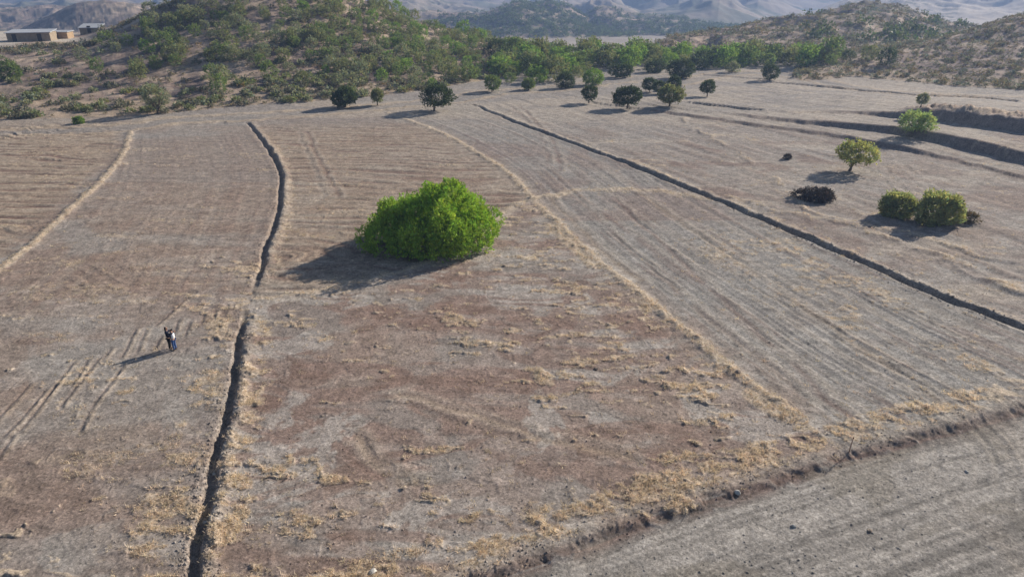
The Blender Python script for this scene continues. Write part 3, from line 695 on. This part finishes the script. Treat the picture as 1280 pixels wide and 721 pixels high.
def sight(pxs, pys, Ymin=100, Ymax=600):
    """vectorised drop()"""
    out = []
    Y = np.arange(Ymin, Ymax, 1.5)
    D = np.array([ray(a, b) for a, b in zip(pxs, pys)])
    s = Y[None] / D[:, 1:2]; X = D[:, :1] * s; Z = base_z(X, np.broadcast_to(Y, X.shape))[0]
    hh = HC + D[:, 2:3] * s; hit = hh <= Z; k = hit.argmax(1); ok = hit.any(1)
    return X[np.arange(len(k)), k], Y[k], Z[np.arange(len(k)), k], ok
cand = []
rr_ = random.Random(12)
while len(cand) < 440:
    px = rr_.uniform(-10, 700); py = rr_.uniform(-5, 125)
    if rr_.random() < green_density(px, py) / 2.2: cand.append((px, py))
X, Y, Z, ok = sight([c[0] for c in cand], [c[1] for c in cand])
lz = surf(X, Y); n_b = 0
for i in range(len(cand)):
    if not ok[i] or Y[i] > 300 or lz[5][i] == 0 or n_b >= 285: continue
    if any((X[i] - a) ** 2 + (Y[i] - b) ** 2 < 5 for a, b in placed): continue
    placed.append((X[i], Y[i]))
    px, py = cand[i]; k = rr_.choices(('mid', 'olive', 'grey', 'green'), (3, 3.2, 3.6 if px < 360 else 2, 1.3 if px > 380 else .6))[0]
    s = rr_.uniform(.5, 1.08); zone = 'high' if lz[0][i] > 15 else ('halfway up' if lz[0][i] > 6 else 'low'); side = 'left end' if px < 250 else ('middle' if px < 450 else 'right end')
    sw = 'big' if s > .82 else 'small'
    lab = f'{sw} {COLW[k]} bush {zone} on the {side} of the scrubby hill'
    put('hillside_bush', rr_.choice(BUSHV[k]), X[i], Y[i], lz[0][i], s, lab, 'bush', f'{sw} {COLW[k]} bushes {zone} on the {side} of the hill', rr_.uniform(.85, 1.15)); n_b += 1
print('hill bushes', n_b)
# valley belt
TREEV = {k: [variant('valley_tree', 7.0, 6.0, k, 300 + 11 * i + j, 520, .8) for j in range(3)] for i, k in enumerate(('mid', 'olive', 'green', 'dark'))}
COLW['dark'] = 'dark green'
BELT = [(640, 85, 40, 18, 55), (700, 78, 60, 12, 85), (760, 80, 50, 10, 75), (830, 76, 60, 7, 60), (920, 79, 60, 5, 60), (1000, 78, 60, 4, 40), (1060, 72, 50, 5, 18), (660, 98, 40, 8, 10)]
cand = []
for x, y, sx, sy, n in BELT:
    for i in range(n):
        px, py = rr_.gauss(x, sx * .6), rr_.gauss(y, sy * .7)
        if px > 620 and (69 if px < 880 else 73) < py < 104 and not (px > 740 and py > 88) and not (px > 880 and py > 86): cand.append((px, py))
X, Y, Z, ok = sight([c[0] for c in cand], [c[1] for c in cand]); lz = surf(X, Y); n_t = 0; pl_ = []
for i in range(len(cand)):
    if not ok[i] or Y[i] > 420 or n_t > 255: continue
    if any((X[i] - a) ** 2 + (Y[i] - b) ** 2 < 9 for a, b in pl_): continue
    pl_.append((X[i], Y[i])); px = cand[i][0]; fs = .72 if Y[i] > 235 else 1.0
    k = rr_.choices(('mid', 'olive', 'green', 'dark'), (3, 2.2, 2.6, .8))[0]; s = rr_.choice((.45, .55, .65, .78, .95)) * rr_.uniform(.9, 1.08)
    side = 'left part' if px < 720 else ('middle' if px < 860 else 'right part'); sw = 'tall' if s > .76 else 'low'; dp = 'near' if Y[i] < 215 else 'far'
    put('valley_tree', rr_.choice(TREEV[k]), X[i], Y[i], lz[0][i], s * fs, f'{sw} {COLW[k]} tree on the {dp} side of the {side} of the valley wood', 'tree', f'{sw} {COLW[k]} trees, {dp} side of the {side} of the valley wood', rr_.uniform(.85, 1.2)); n_t += 1
print('valley trees', n_t)

# ---- scrub: the biggest as objects, the rest as one stuff mesh
def blob_variants(n, nf, seed):
    out = []
    for i in range(n):
        rs = np.random.default_rng(seed + i); v = rs.normal(size=(nf, 3)); v /= np.linalg.norm(v, axis=1, keepdims=True); v[:, 2] = np.abs(v[:, 2])
        c = v * np.array([.42, .42, .36]) * (.6 + .4 * rs.random((nf, 1)))
        V, Fq, T = shoots(c, v, np.full(nf, .34), 3, .42, rs, .55, .3); out.append((V, Fq, T))
    return out
def scatter(name, Xs, Ys, Zs, S, tints, variants, mat, label=None, hs=None, kind='stuff'):
    Vs = []; Fs = []; Ts = []; off = 0; n = len(Xs)
    w = rng.integers(0, len(variants), n); a = rng.random(n) * 6.28
    for j, (V, Fq, T) in enumerate(variants):
        m = np.where(w == j)[0]
        if not len(m): continue
        ca, sa = np.cos(a[m])[:, None], np.sin(a[m])[:, None]; s = S[m][:, None]; hh = s * (hs[m][:, None] if hs is not None else 1)
        P = np.stack([(V[None, :, 0] * ca - V[None, :, 1] * sa) * s + Xs[m][:, None], (V[None, :, 0] * sa + V[None, :, 1] * ca) * s + Ys[m][:, None], V[None, :, 2] * hh + Zs[m][:, None]], -1)
        nv = len(V); Vs.append(P.reshape(-1, 3)); Fs.append((Fq[None] + (np.arange(len(m)) * nv)[:, None, None]).reshape(-1, Fq.shape[1]) + off); off += nv * len(m)
        Ts.append((T[None] * tints[m][:, None, :]).reshape(-1, 3))
    me = mesh_np(name, np.concatenate(Vs), np.concatenate(Fs)); set_col(me, 'tint', np.concatenate(Ts))
    o = link(name, me, mat); tag(o, label, None, None, kind); return o
BV = blob_variants(6, 26, 900)
NS = 26000
sx = []; sy = []
b_ = rng.uniform(-.86, .86, NS * 3); yy_ = 118 + (480 - 118) * rng.random(NS * 3) ** 1.25; xx_ = b_ * yy_
zz_, _, _, sc_, _, ly_ = surf(xx_, yy_)
dn = fbm(xx_ / 13, yy_ / 13, 41, 3)
bs = b_ < .1
p_acc = sc_ * np.select([ly_ == 1, ly_ == 2, ly_ == 3, (ly_ == 4) | (ly_ == 5) | (ly_ == 6)], [(.14 + .6 * sstep(.44, .6, dn)) * np.where((b_ < -.35) & (yy_ < 185), .55, 1), .6 + .35 * sstep(.42, .6, dn), .4, .28], 0)
acc = rng.random(NS * 3) < p_acc
sxx = xx_[acc]; syy = yy_[acc]; szz = zz_[acc]; sl = ly_[acc]
Ssz = (.7 + 1.5 * rng.random(len(sxx)) ** 2.2) * np.where(sl >= 4, 1.9, 1.0) * np.where(sl == 3, 1.1, 1) * np.where(sl == 2, .68, 1) * np.where(sl == 1, .85, 1)
tn = .6 + .75 * rng.random((len(sxx), 1)); hv = rng.normal(size=(len(sxx), 1)) * .12
tints = np.concatenate([tn * (1 + hv), tn * 1.0, tn * (1 - hv)], 1)
print('scrub', len(sxx))
app = Ssz / syy; app = np.where((sl <= 2) & (np.abs(sxx / syy) < .74), app, 0)
top = np.argsort(-app)[:250]; rest = np.setdiff1d(np.arange(len(sxx)), top)
scatter('scrub', sxx[rest], syy[rest], szz[rest], Ssz[rest], tints[rest], BV, LEAF['scrub'], 'low grey-green scrub covering the stony hillsides')
SV = []
for kk, (lk, cw) in enumerate((('scrub', 'grey-brown'), ('grey', 'grey-green'), ('olive', 'olive'))):
    for j in range(2):
        V_, F_, T_ = blob_variants(1, 60, 950 + kk * 3 + j)[0]; me = mesh_np('dwarf_shrub', V_, F_); set_col(me, 'tint', T_); me.materials.append(LEAF[lk]); SV.append((me, cw))
for i in top:
    me, cw = SV[rng.integers(len(SV) if sxx[i] < 0 else 4)]; side = 'left' if sxx[i] < 0 else 'right'; q = 'foot' if szz[i] < 2.5 else 'face'
    sub = ('outer' if abs(sxx[i] / syy[i]) > .45 else 'inner')
    put('dwarf_shrub', me, sxx[i], syy[i], szz[i] + .05, Ssz[i] * 1.05, f'low {cw} shrub on the {sub} {q} of the {side} hill', 'shrub', f'low {cw} shrubs on the {sub} {q} of the {side} hill')

# far trees dotted on the hills behind (a mass nobody could count)
NT = 16000
b_ = rng.uniform(-.1, .9, NT); yy_ = rng.uniform(270, 860, NT); xx_ = b_ * yy_
zz_, _, _, _, _, ly_ = surf(xx_, yy_)
gd = fbm(xx_ / 55, yy_ / 55, 27, 4)
low = (zz_ < 6)
flt = np.isin(ly_, [5, 6]) | ((ly_ == 3) & (xx_ / yy_ > .40) & (xx_ / yy_ < .62) & (zz_ < 6) & (rng.random(NT) < .14)) | ((ly_ == 2) & (yy_ > 240)) | ((ly_ == 1) & (yy_ > 270))
acc = flt & (rng.random(NT) < sstep(.42, .56, gd + .12 * low))
m_ = np.where(acc)[0]
tn = .8 + .5 * rng.random((len(m_), 1)); print('far wood', len(m_))
scatter('distant_wood', xx_[m_], yy_[m_], zz_[m_], (2.6 + 3 * rng.random(len(m_))), np.concatenate([tn, tn, tn], 1), BV, leafmat('wood', (.10, .13, .045), .3), 'hazy green trees and bushes dotting the hills beyond the valley', np.full(len(m_), 1.1))

# ---- dry grass tufts and clods near the viewpoint
def tuft_variants(n, nb, seed, h=.22, spread=.20):
    out = []
    for i in range(n):
        rs = np.random.default_rng(seed + i); a = rs.random(nb) * 6.28; r0 = spread * rs.random(nb) ** .7
        p = np.stack([np.cos(a) * r0, np.sin(a) * r0, np.zeros(nb)], -1); ln = rs.normal(size=(nb, 3)) * .5 + np.stack([np.cos(a), np.sin(a), np.ones(nb) * 1.1], -1) * .6
        ln /= np.linalg.norm(ln, axis=1, keepdims=True); ln[:, 2] = np.abs(ln[:, 2]); s = np.cross(ln, rs.normal(size=(nb, 3))); s /= np.linalg.norm(s, axis=1, keepdims=True)
        L = h * (.5 + .9 * rs.random(nb))[:, None]
        V = np.stack([p - s * .016, p + s * .016, p + ln * L], 1).reshape(-1, 3); tb = np.repeat(.75 + .5 * rs.random(nb), 3)
        out.append((V, np.arange(len(V)).reshape(-1, 3), np.stack([tb, tb, tb * .95], -1)))
    return out
NG = 240000
yy_ = 19 + 95 * rng.random(NG) ** 1.7; b_ = rng.uniform(-.82, .82, NG); xx_ = b_ * yy_
zz_, cc_, st_, _, rg_, _ = surf(xx_, yy_)
acc = (rng.random(NG) < np.clip((st_ - .1) * .8, 0.012, 1)) & (rg_ == 0); m_ = np.where(acc)[0]; print('tufts', len(m_))
if len(m_) > 42000: m_ = m_[rng.permutation(len(m_))[:42000]]
M_DRY = mat_plain('dry_grass', (.78, .65, .50), .8, .15, 1.5, 'tint', .4, (1.05, 1.0, .95))
tn = .7 + .5 * rng.random((len(m_), 1)); tt = np.concatenate([tn, tn * (.93 + .1 * rng.random((len(m_), 1))), tn * .95], 1)
scatter('dry_grass', xx_[m_], yy_[m_], zz_[m_] - .01, .5 + .8 * rng.random(len(m_)) ** 2, tt, tuft_variants(6, 12, 700, .17, .17), M_DRY, 'straw-coloured dry grass tufts along ditches and field edges')
def clod_variants(n, seed):
    out = []
    b = [(0, 0, 1), (.9, 0, .2), (.28, .85, .2), (-.72, .53, .25), (-.72, -.53, .2), (.28, -.85, .25), (.0, 0, -.4)]
    f = [(0, 1, 2), (0, 2, 3), (0, 3, 4), (0, 4, 5), (0, 5, 1), (6, 2, 1), (6, 3, 2), (6, 4, 3), (6, 5, 4), (6, 1, 5)]
    for i in range(n):
        rs = np.random.default_rng(seed + i); V = np.array(b) * (.7 + .6 * rs.random((7, 1))) * np.array([1, .8 + .3 * rs.random(), .65]); out.append((V, np.array(f), np.ones((7, 3))))
    return out
NC_ = 200000
yy_ = 19 + 75 * rng.random(NC_) ** 1.9; b_ = rng.uniform(-.82, .82, NC_); xx_ = b_ * yy_
zz_, cc_, st_, _, rg_, _ = surf(xx_, yy_)
d1 = L_DITCH_NEAR.near(xx_, yy_)[0]; d2 = L_DITCH_FAR.near(xx_, yy_)[0]; d3 = L_DITCH_R.near(xx_, yy_)[0]; d4 = L_ROAD.near(xx_, yy_)[0]
edge = np.exp(-((np.abs(d1) - .5) / .5) ** 2) + np.exp(-((np.abs(d2) - .5) / .5) ** 2) + np.exp(-((np.abs(d3) - .6) / .6) ** 2) + .3 * np.exp(-((d4 - .1) / .7) ** 2)
fg = fbm(xx_ / 2.2, yy_ / 2.2, 45, 3)
pr_ = .02 + .55 * np.clip(edge, 0, 1) + .09 * sstep(.55, .7, fg) + .12 * st_ + .035 * (rg_ == 1)
acc = rng.random(NC_) < pr_; m_ = np.where(acc)[0]; print('clods', len(m_))
base = cc_[m_]; tn = .75 + .45 * rng.random((len(m_), 1)); big_ = np.clip(edge[m_], 0, 1)
M_CLOD = mat_plain('clods', (1, 1, 1), .95, .15, 5, 'tint')
Sz = (.02 + .06 * rng.random(len(m_)) ** 4) * (1 + .7 * big_)
scatter('soil_clods', xx_[m_], yy_[m_], zz_[m_], Sz, base * tn, clod_variants(5, 800), M_CLOD, 'loose clods and small stones on the ploughed soil and track')

# ---- single rocks that stand out
def rock(px, py, s, c, lab, seed):
    s *= .72
    X, Y, Z = drop(px, py); rs = np.random.default_rng(seed); V = []; 
    import bmesh
    bm = bmesh.new(); bmesh.ops.create_icosphere(bm, subdivisions=2, radius=1)
    for v in bm.verts:
        k = 1 + .35 * (vn(np.array([v.co.x * 1.3 + seed]), np.array([v.co.y * 1.3 + v.co.z * 1.7]), seed)[0] - .5) * 2; v.co = Vector((v.co.x * s * k * 1.2, v.co.y * s * k, v.co.z * s * k * .75))
    me = bpy.data.meshes.new('rock'); bm.to_mesh(me); bm.free()
    o = link('rock', me, c); o.location = (X, Y, Z + s * .25); o.rotation_euler = (0, 0, seed); tag(o, lab, 'rock', 'single rocks lying about the fields and track')
M_RW = mat_plain('pale_rock', (.50, .46, .40), .9, .3, 4); M_RD = mat_plain('grey_rock', (.30, .235, .18), .9, .3, 4)
for i, (px, py, s, m, lab) in enumerate([
    (466, 716, .22, M_RW, 'pale rock lying at the bottom edge of the front field'),
    (922, 617, .20, M_RW, 'pale rock on the rim of the dirt track bank'),
    (992, 659, .15, M_RW, 'small pale rock on the dirt track, nearest to the bank'),
    (1087, 664, .13, M_RD, 'small grey rock in the middle of the dirt track'),
    (1208, 591, .12, M_RW, 'tiny pale rock on the right side of the dirt track'),
    (268, 594, .13, M_RW, 'white stone at the left rim of the long ditch'),
    (257, 653, .14, M_RW, 'white stone in the ditch near the bottom of the photo'),
    (630, 333, .22, M_RD, 'dark rock on bare soil right of the big green bush'),
    (745, 462, .18, M_RD, 'brown rock in straw on the front field'),
    (922, 467, .25, M_RD, 'brown rock next to the straw strip between the fields')]): rock(px, py, s, m, lab, i + 1)

# ---- stake by the track
X, Y, Z = drop(1061, 566); sk = empty('marker_stake', (X, Y, Z)); tag(sk, 'thin rusty stake standing in straw at the track edge', 'stake')
V = []; Fl = []; tube(V, Fl, [(0, 0, -.15), (.01, 0, .5), (.05, 0, 1.0)], [.022, .02, .016], 6)
M_RUST = mat_plain('rusty_steel', (.16, .06, .035), .8, .3, 8)
link('rod', mesh_np('rod', np.array(V), np.array(Fl), True), M_RUST, sk)
V = []; Fl = []; tube(V, Fl, [(.046, 0, .96), (.052, 0, 1.03)], [.035, .03], 8); link('cap', mesh_np('cap', np.array(V), np.array(Fl), True), M_RUST, sk)

# ---- farm sheds at the upper left
import bmesh
def box(bm, x0, x1, y0, y1, z0, z1):
    v = [bm.verts.new(p) for p in ((x0, y0, z0), (x1, y0, z0), (x1, y1, z0), (x0, y1, z0), (x0, y0, z1), (x1, y0, z1), (x1, y1, z1), (x0, y1, z1))]
    for f in ((0, 3, 2, 1), (4, 5, 6, 7), (0, 1, 5, 4), (1, 2, 6, 5), (2, 3, 7, 6), (3, 0, 4, 7)): bm.faces.new([v[i] for i in f])
def bmobj(name, fn, mat, parent):
    bm = bmesh.new(); fn(bm); me = bpy.data.meshes.new(name); bm.to_mesh(me); bm.free(); return link(name, me, mat, parent)
M_WALL = mat_plain('mud_brick_wall', (.30, .24, .17), .9, .2, 1.2); M_WALL2 = mat_plain('tan_wall', (.40, .28, .17), .9, .2, 1.5)
M_ROOF = mat_plain('white_sheet_roof', (.44, .44, .44), .45, .08, .6); M_DOOR = mat_plain('dark_door', (.05, .045, .04), .7, .1, 2)
def shed(px, row, Y, w, d, h, wall, lab, over=.35, rz=0, roofh=.35, doors=(.25,)):
    X, _, Zr = at_dist(px, row, Y); Z = float(land(X, Y)[0][0]); 
    e = tag(empty('farm_shed', (X, Y, Z), rz), lab, 'building', 'farm sheds beyond the left shoulder of the hill')
    bmobj('wall', lambda bm: box(bm, -w / 2, w / 2, -d / 2, d / 2, -1, h), wall, e)
    def rf(bm):
        v = [bm.verts.new(p) for p in ((-w / 2 - over, -d / 2 - over, h + .004), (w / 2 + over, -d / 2 - over, h + .004), (w / 2 + over, d / 2 + over, h + roofh), (-w / 2 - over, d / 2 + over, h + roofh))]
        u = [bm.verts.new((p.co.x, p.co.y, p.co.z + .18)) for p in v]
        bm.faces.new(v[::-1]); bm.faces.new(u)
        for i in range(4): bm.faces.new([v[i], v[(i + 1) % 4], u[(i + 1) % 4], u[i]])
    bmobj('roof', rf, M_ROOF, e)
    for q in doors: bmobj('door', lambda bm: box(bm, -w / 2 + w * q, -w / 2 + w * q + 1.1, -d / 2 - .06, -d / 2 - .005, 0, 2.1), M_DOOR, e)
    return e
shed(40, 44, 214, 11.0, 7, 2.3, M_WALL, 'long stone-walled shed under a flat white roof', rz=.3, roofh=.45, doors=(.12, .7))
shed(77, 47, 222, 5.5, 4, 1.8, M_WALL2, 'small tan shed right of the long white-roofed one', rz=.1, roofh=.2, doors=(.3,))
shed(117, 45, 236, 6.0, 4, 1.4, M_WALL, 'low shed with blue-white roof half hidden by the hill shoulder', rz=.1, roofh=1.0, doors=(.4,))

# ---- the two people
def skin_obj(name, verts, edges, radii, mat, parent, sub=2, root=0):
    me = bpy.data.meshes.new(name); me.from_pydata(verts, edges, []); o = link(name, me, mat, parent)
    m = o.modifiers.new('skin', 'SKIN'); m.use_smooth_shade = True
    if not me.skin_vertices: me.attributes
    if len(me.skin_vertices) == 0:
        raise RuntimeError('no skin layer')
    for i, q in enumerate(radii):
        sv_ = me.skin_vertices[0].data[i]; sv_.radius = (q, q) if not isinstance(q, tuple) else q; sv_.use_root = (i == root)
    s = o.modifiers.new('sub', 'SUBSURF'); s.levels = sub; s.render_levels = sub; return o
def person(loc, rz, lab, m_top, m_leg, m_hair, arm_l, arm_r, h=1.72, vest=None, hair_long=False):
    """arm_x = list of three joints (elbow, wrist, knuckles) relative to the body; +Y is where the person faces"""
    e = tag(empty('person', loc, rz), lab, 'person', 'two people standing close together on the field'); k = h / 1.72; e.scale = (k, k, k)
    V = []; E = []; R = []
    def add(p, r_, par=None):
        V.append(p); R.append(r_)
        if par is not None: E.append((par, len(V) - 1))
        return len(V) - 1
    pel = add((0, 0, .93), (.15, .10)); wa = add((0, .0, 1.08), (.125, .09), pel); ch = add((0, -.01, 1.27), (.16, .105), wa); up = add((0, -.01, 1.40), (.12, .08), ch)
    nk = add((0, .0, 1.48), .052, up); jw = add((0, .03, 1.55), (.062, .07), nk); hd = add((0, .01, 1.62), (.076, .092), jw); tp = add((0, 0, 1.69), (.055, .068), hd)
    hands = []
    for sg, arm in ((-1, arm_l), (1, arm_r)):
        sh = add((sg * .17, -.01, 1.385), .056, up); el = add(arm[0], .043, sh); wr = add(arm[1], .028, el); pm = add(arm[2], (.038, .018), wr)
        hands.append((sg, Vector(arm[1]), Vector(arm[2])))
        d = (Vector(arm[2]) - Vector(arm[1])).normalized(); sd = d.cross(Vector((0, 0, 1)) if abs(d.z) < .8 else Vector((0, 1, 0))).normalized(); nm = d.cross(sd)
        for q, ln in ((-.028, .062), (-.010, .075), (.010, .070), (.028, .055)):
            a = add(tuple(Vector(arm[2]) + sd * q + d * .035), .009, pm); b = add(tuple(Vector(arm[2]) + sd * q * 1.1 + d * (.035 + ln * .55) + nm * .008), .0085, a); add(tuple(Vector(arm[2]) + sd * q * 1.1 + d * (.035 + ln) + nm * .028), .0075, b)
        th = add(tuple(Vector(arm[1]) + d * .035 + sd * -.04), .011, wr); add(tuple(Vector(arm[1]) + d * .075 + sd * -.058), .009, th)
    for sg in (-1, 1):
        hp = add((sg * .095, 0, .86), .092, pel); kn = add((sg * .105, .02, .48), .056, hp); cf = add((sg * .11, -.012, .30), .05, kn); an = add((sg * .115, -.02, .09), .035, cf); add((sg * .12, .05, .035), (.038, .03), an); 
        to = len(V) - 1; add((sg * .125, .14, .025), (.035, .022), to)
    skin_obj('body', V, E, R, M_SKIN, e)
    # trousers, top, shoes, hair
    V = []; E = []; R = []; pel = add((0, 0, .95), (.165, .118))
    for sg in (-1, 1):
        hp = add((sg * .098, 0, .84), .108, pel); kn = add((sg * .105, .02, .48), .076, hp); cf = add((sg * .11, -.01, .28), .067, kn); add((sg * .115, -.015, .085), .058, cf)
    skin_obj('trousers', V, E, R, m_leg, e)
    V = []; E = []; R = []; hm = add((0, 0, .90), (.165, .122)); wa = add((0, 0, 1.08), (.15, .112), hm); ch = add((0, -.01, 1.27), (.178, .125), wa); up = add((0, -.01, 1.41), (.125, .09), ch)
    for sg, arm in ((-1, arm_l), (1, arm_r)):
        sh = add((sg * .175, -.01, 1.39), .066, up); el = add(arm[0], .056, sh); w = Vector(arm[1]) * .9 + Vector(arm[0]) * .1; add(tuple(w), .042, el)
    skin_obj('top', V, E, R, m_top, e, root=0)
    if vest:
        V = []; E = []; R = []; hm = add((0, -.035, .92), (.165, .12)); wa = add((0, -.045, 1.08), (.155, .115), hm); ch = add((0, -.055, 1.25), (.18, .12), wa); add((0, -.045, 1.41), (.14, .085), ch); skin_obj('vest', V, E, R, vest, e)
    for sg in (-1, 1):
        V = []; E = []; R = []; a = add((sg * .118, -.05, .045), (.045, .042)); b = add((sg * .122, .05, .04), (.048, .036), a); add((sg * .128, .15, .03), (.042, .028), b); skin_obj('shoe', V, E, R, M_SHOE, e)
    V = []; E = []; R = []; a = add((0, -.02, 1.70), (.08, .09)); b = add((0, -.045, 1.64), (.09, .085), a); c = add((0, -.06, 1.56), (.08, .055), b)
    if hair_long: add((0, -.09, 1.42), (.085, .04), c)
    skin_obj('hair', V, E, R, m_hair, e)
    def face(bm):
        for sx_ in (-.03, .03):
            g = bmesh.ops.create_uvsphere(bm, u_segments=8, v_segments=6, radius=.010)['verts']; bmesh.ops.translate(bm, verts=g, vec=(sx_, .083, 1.625))
    bmobj('eyes', face, M_DOOR, e)
    def nose(bm):
        g = bmesh.ops.create_cone(bm, cap_ends=True, segments=8, radius1=.016, radius2=.006, depth=.045)['verts']; bmesh.ops.translate(bm, verts=g, vec=(0, .10, 1.595))
        for sx_ in (-.078, .078):
            g = bmesh.ops.create_uvsphere(bm, u_segments=8, v_segments=6, radius=.024)['verts']; bmesh.ops.scale(bm, verts=g, vec=(.4, .8, 1.2)); bmesh.ops.translate(bm, verts=g, vec=(sx_, .0, 1.60))
    bmobj('nose_and_ears', nose, M_SKIN, e)
    bmobj('mouth', lambda bm: box(bm, -.02, .02, .092, .098, 1.553, 1.560), mat_plain('lips', (.3, .1, .08), .5, .1, 5), e)
    return e
M_SKIN = mat_plain('skin', (.42, .25, .17), .55, .08, 6); M_SHOE = mat_plain('shoes', (.08, .07, .06), .7, .1, 6)
M_NAVY = mat_plain('navy_cloth', (.018, .022, .04), .9, .25, 8); M_BLACK = mat_plain('black_cloth', (.012, .012, .015), .9, .2, 8); M_WHITE = mat_plain('white_cloth', (.78, .78, .78), .85, .06, 8)
M_JEAN = mat_plain('blue_denim', (.05, .10, .24), .85, .2, 10); M_HAIR = mat_plain('dark_hair', (.012, .009, .008), .5, .2, 12)
X, Y, Z = drop(213.5, 437)
person((X, Y, Z), -math.pi / 2 + .25, 'person in dark jacket and black trousers, left of the pair', M_NAVY, M_BLACK, M_HAIR,
       [(-.24, .16, 1.20), (-.16, .36, 1.26), (-.13, .43, 1.27)], [(.22, .20, 1.22), (.10, .40, 1.28), (.06, .46, 1.29)], 1.76, hair_long=True)
X2, Y2, Z2 = drop(219.5, 438.5)
person((X2, Y2, Z2), math.pi / 2 - .1, 'person in blue jeans and dark top with a white back, right of the pair', M_NAVY, M_JEAN, M_HAIR,
       [(-.23, .10, 1.15), (-.16, .30, 1.12), (-.14, .37, 1.12)], [(.25, -.03, 1.12), (.25, .05, .88), (.25, .07, .80)], 1.70, vest=M_WHITE)

# ------------------------------------------------------------------ haze
zmax = float(VV[:, 2].max()); print('highest', zmax)
bm = bmesh.new(); box(bm, -36000, 36000, -4600, 4700, float(VV[:, 2].min()) - 8, zmax + 8)
me = bpy.data.meshes.new('haze'); bm.to_mesh(me); bm.free()
m = bpy.data.materials.new('haze'); m.use_nodes = True; N = m.node_tree.nodes
for n_ in list(N):
    if n_.type != 'OUTPUT_MATERIAL': N.remove(n_)
pv = N.new('ShaderNodeVolumePrincipled'); pv.inputs['Color'].default_value = (.40, .58, 1.0, 1); pv.inputs['Density'].default_value = .00042; pv.inputs['Anisotropy'].default_value = 0.2
m.node_tree.links.new(pv.outputs[0], N['Material Output'].inputs['Volume'])
hz_ = link('haze', me, m); tag(hz_, 'thin blue haze filling the air of the valley', None, None, 'stuff')
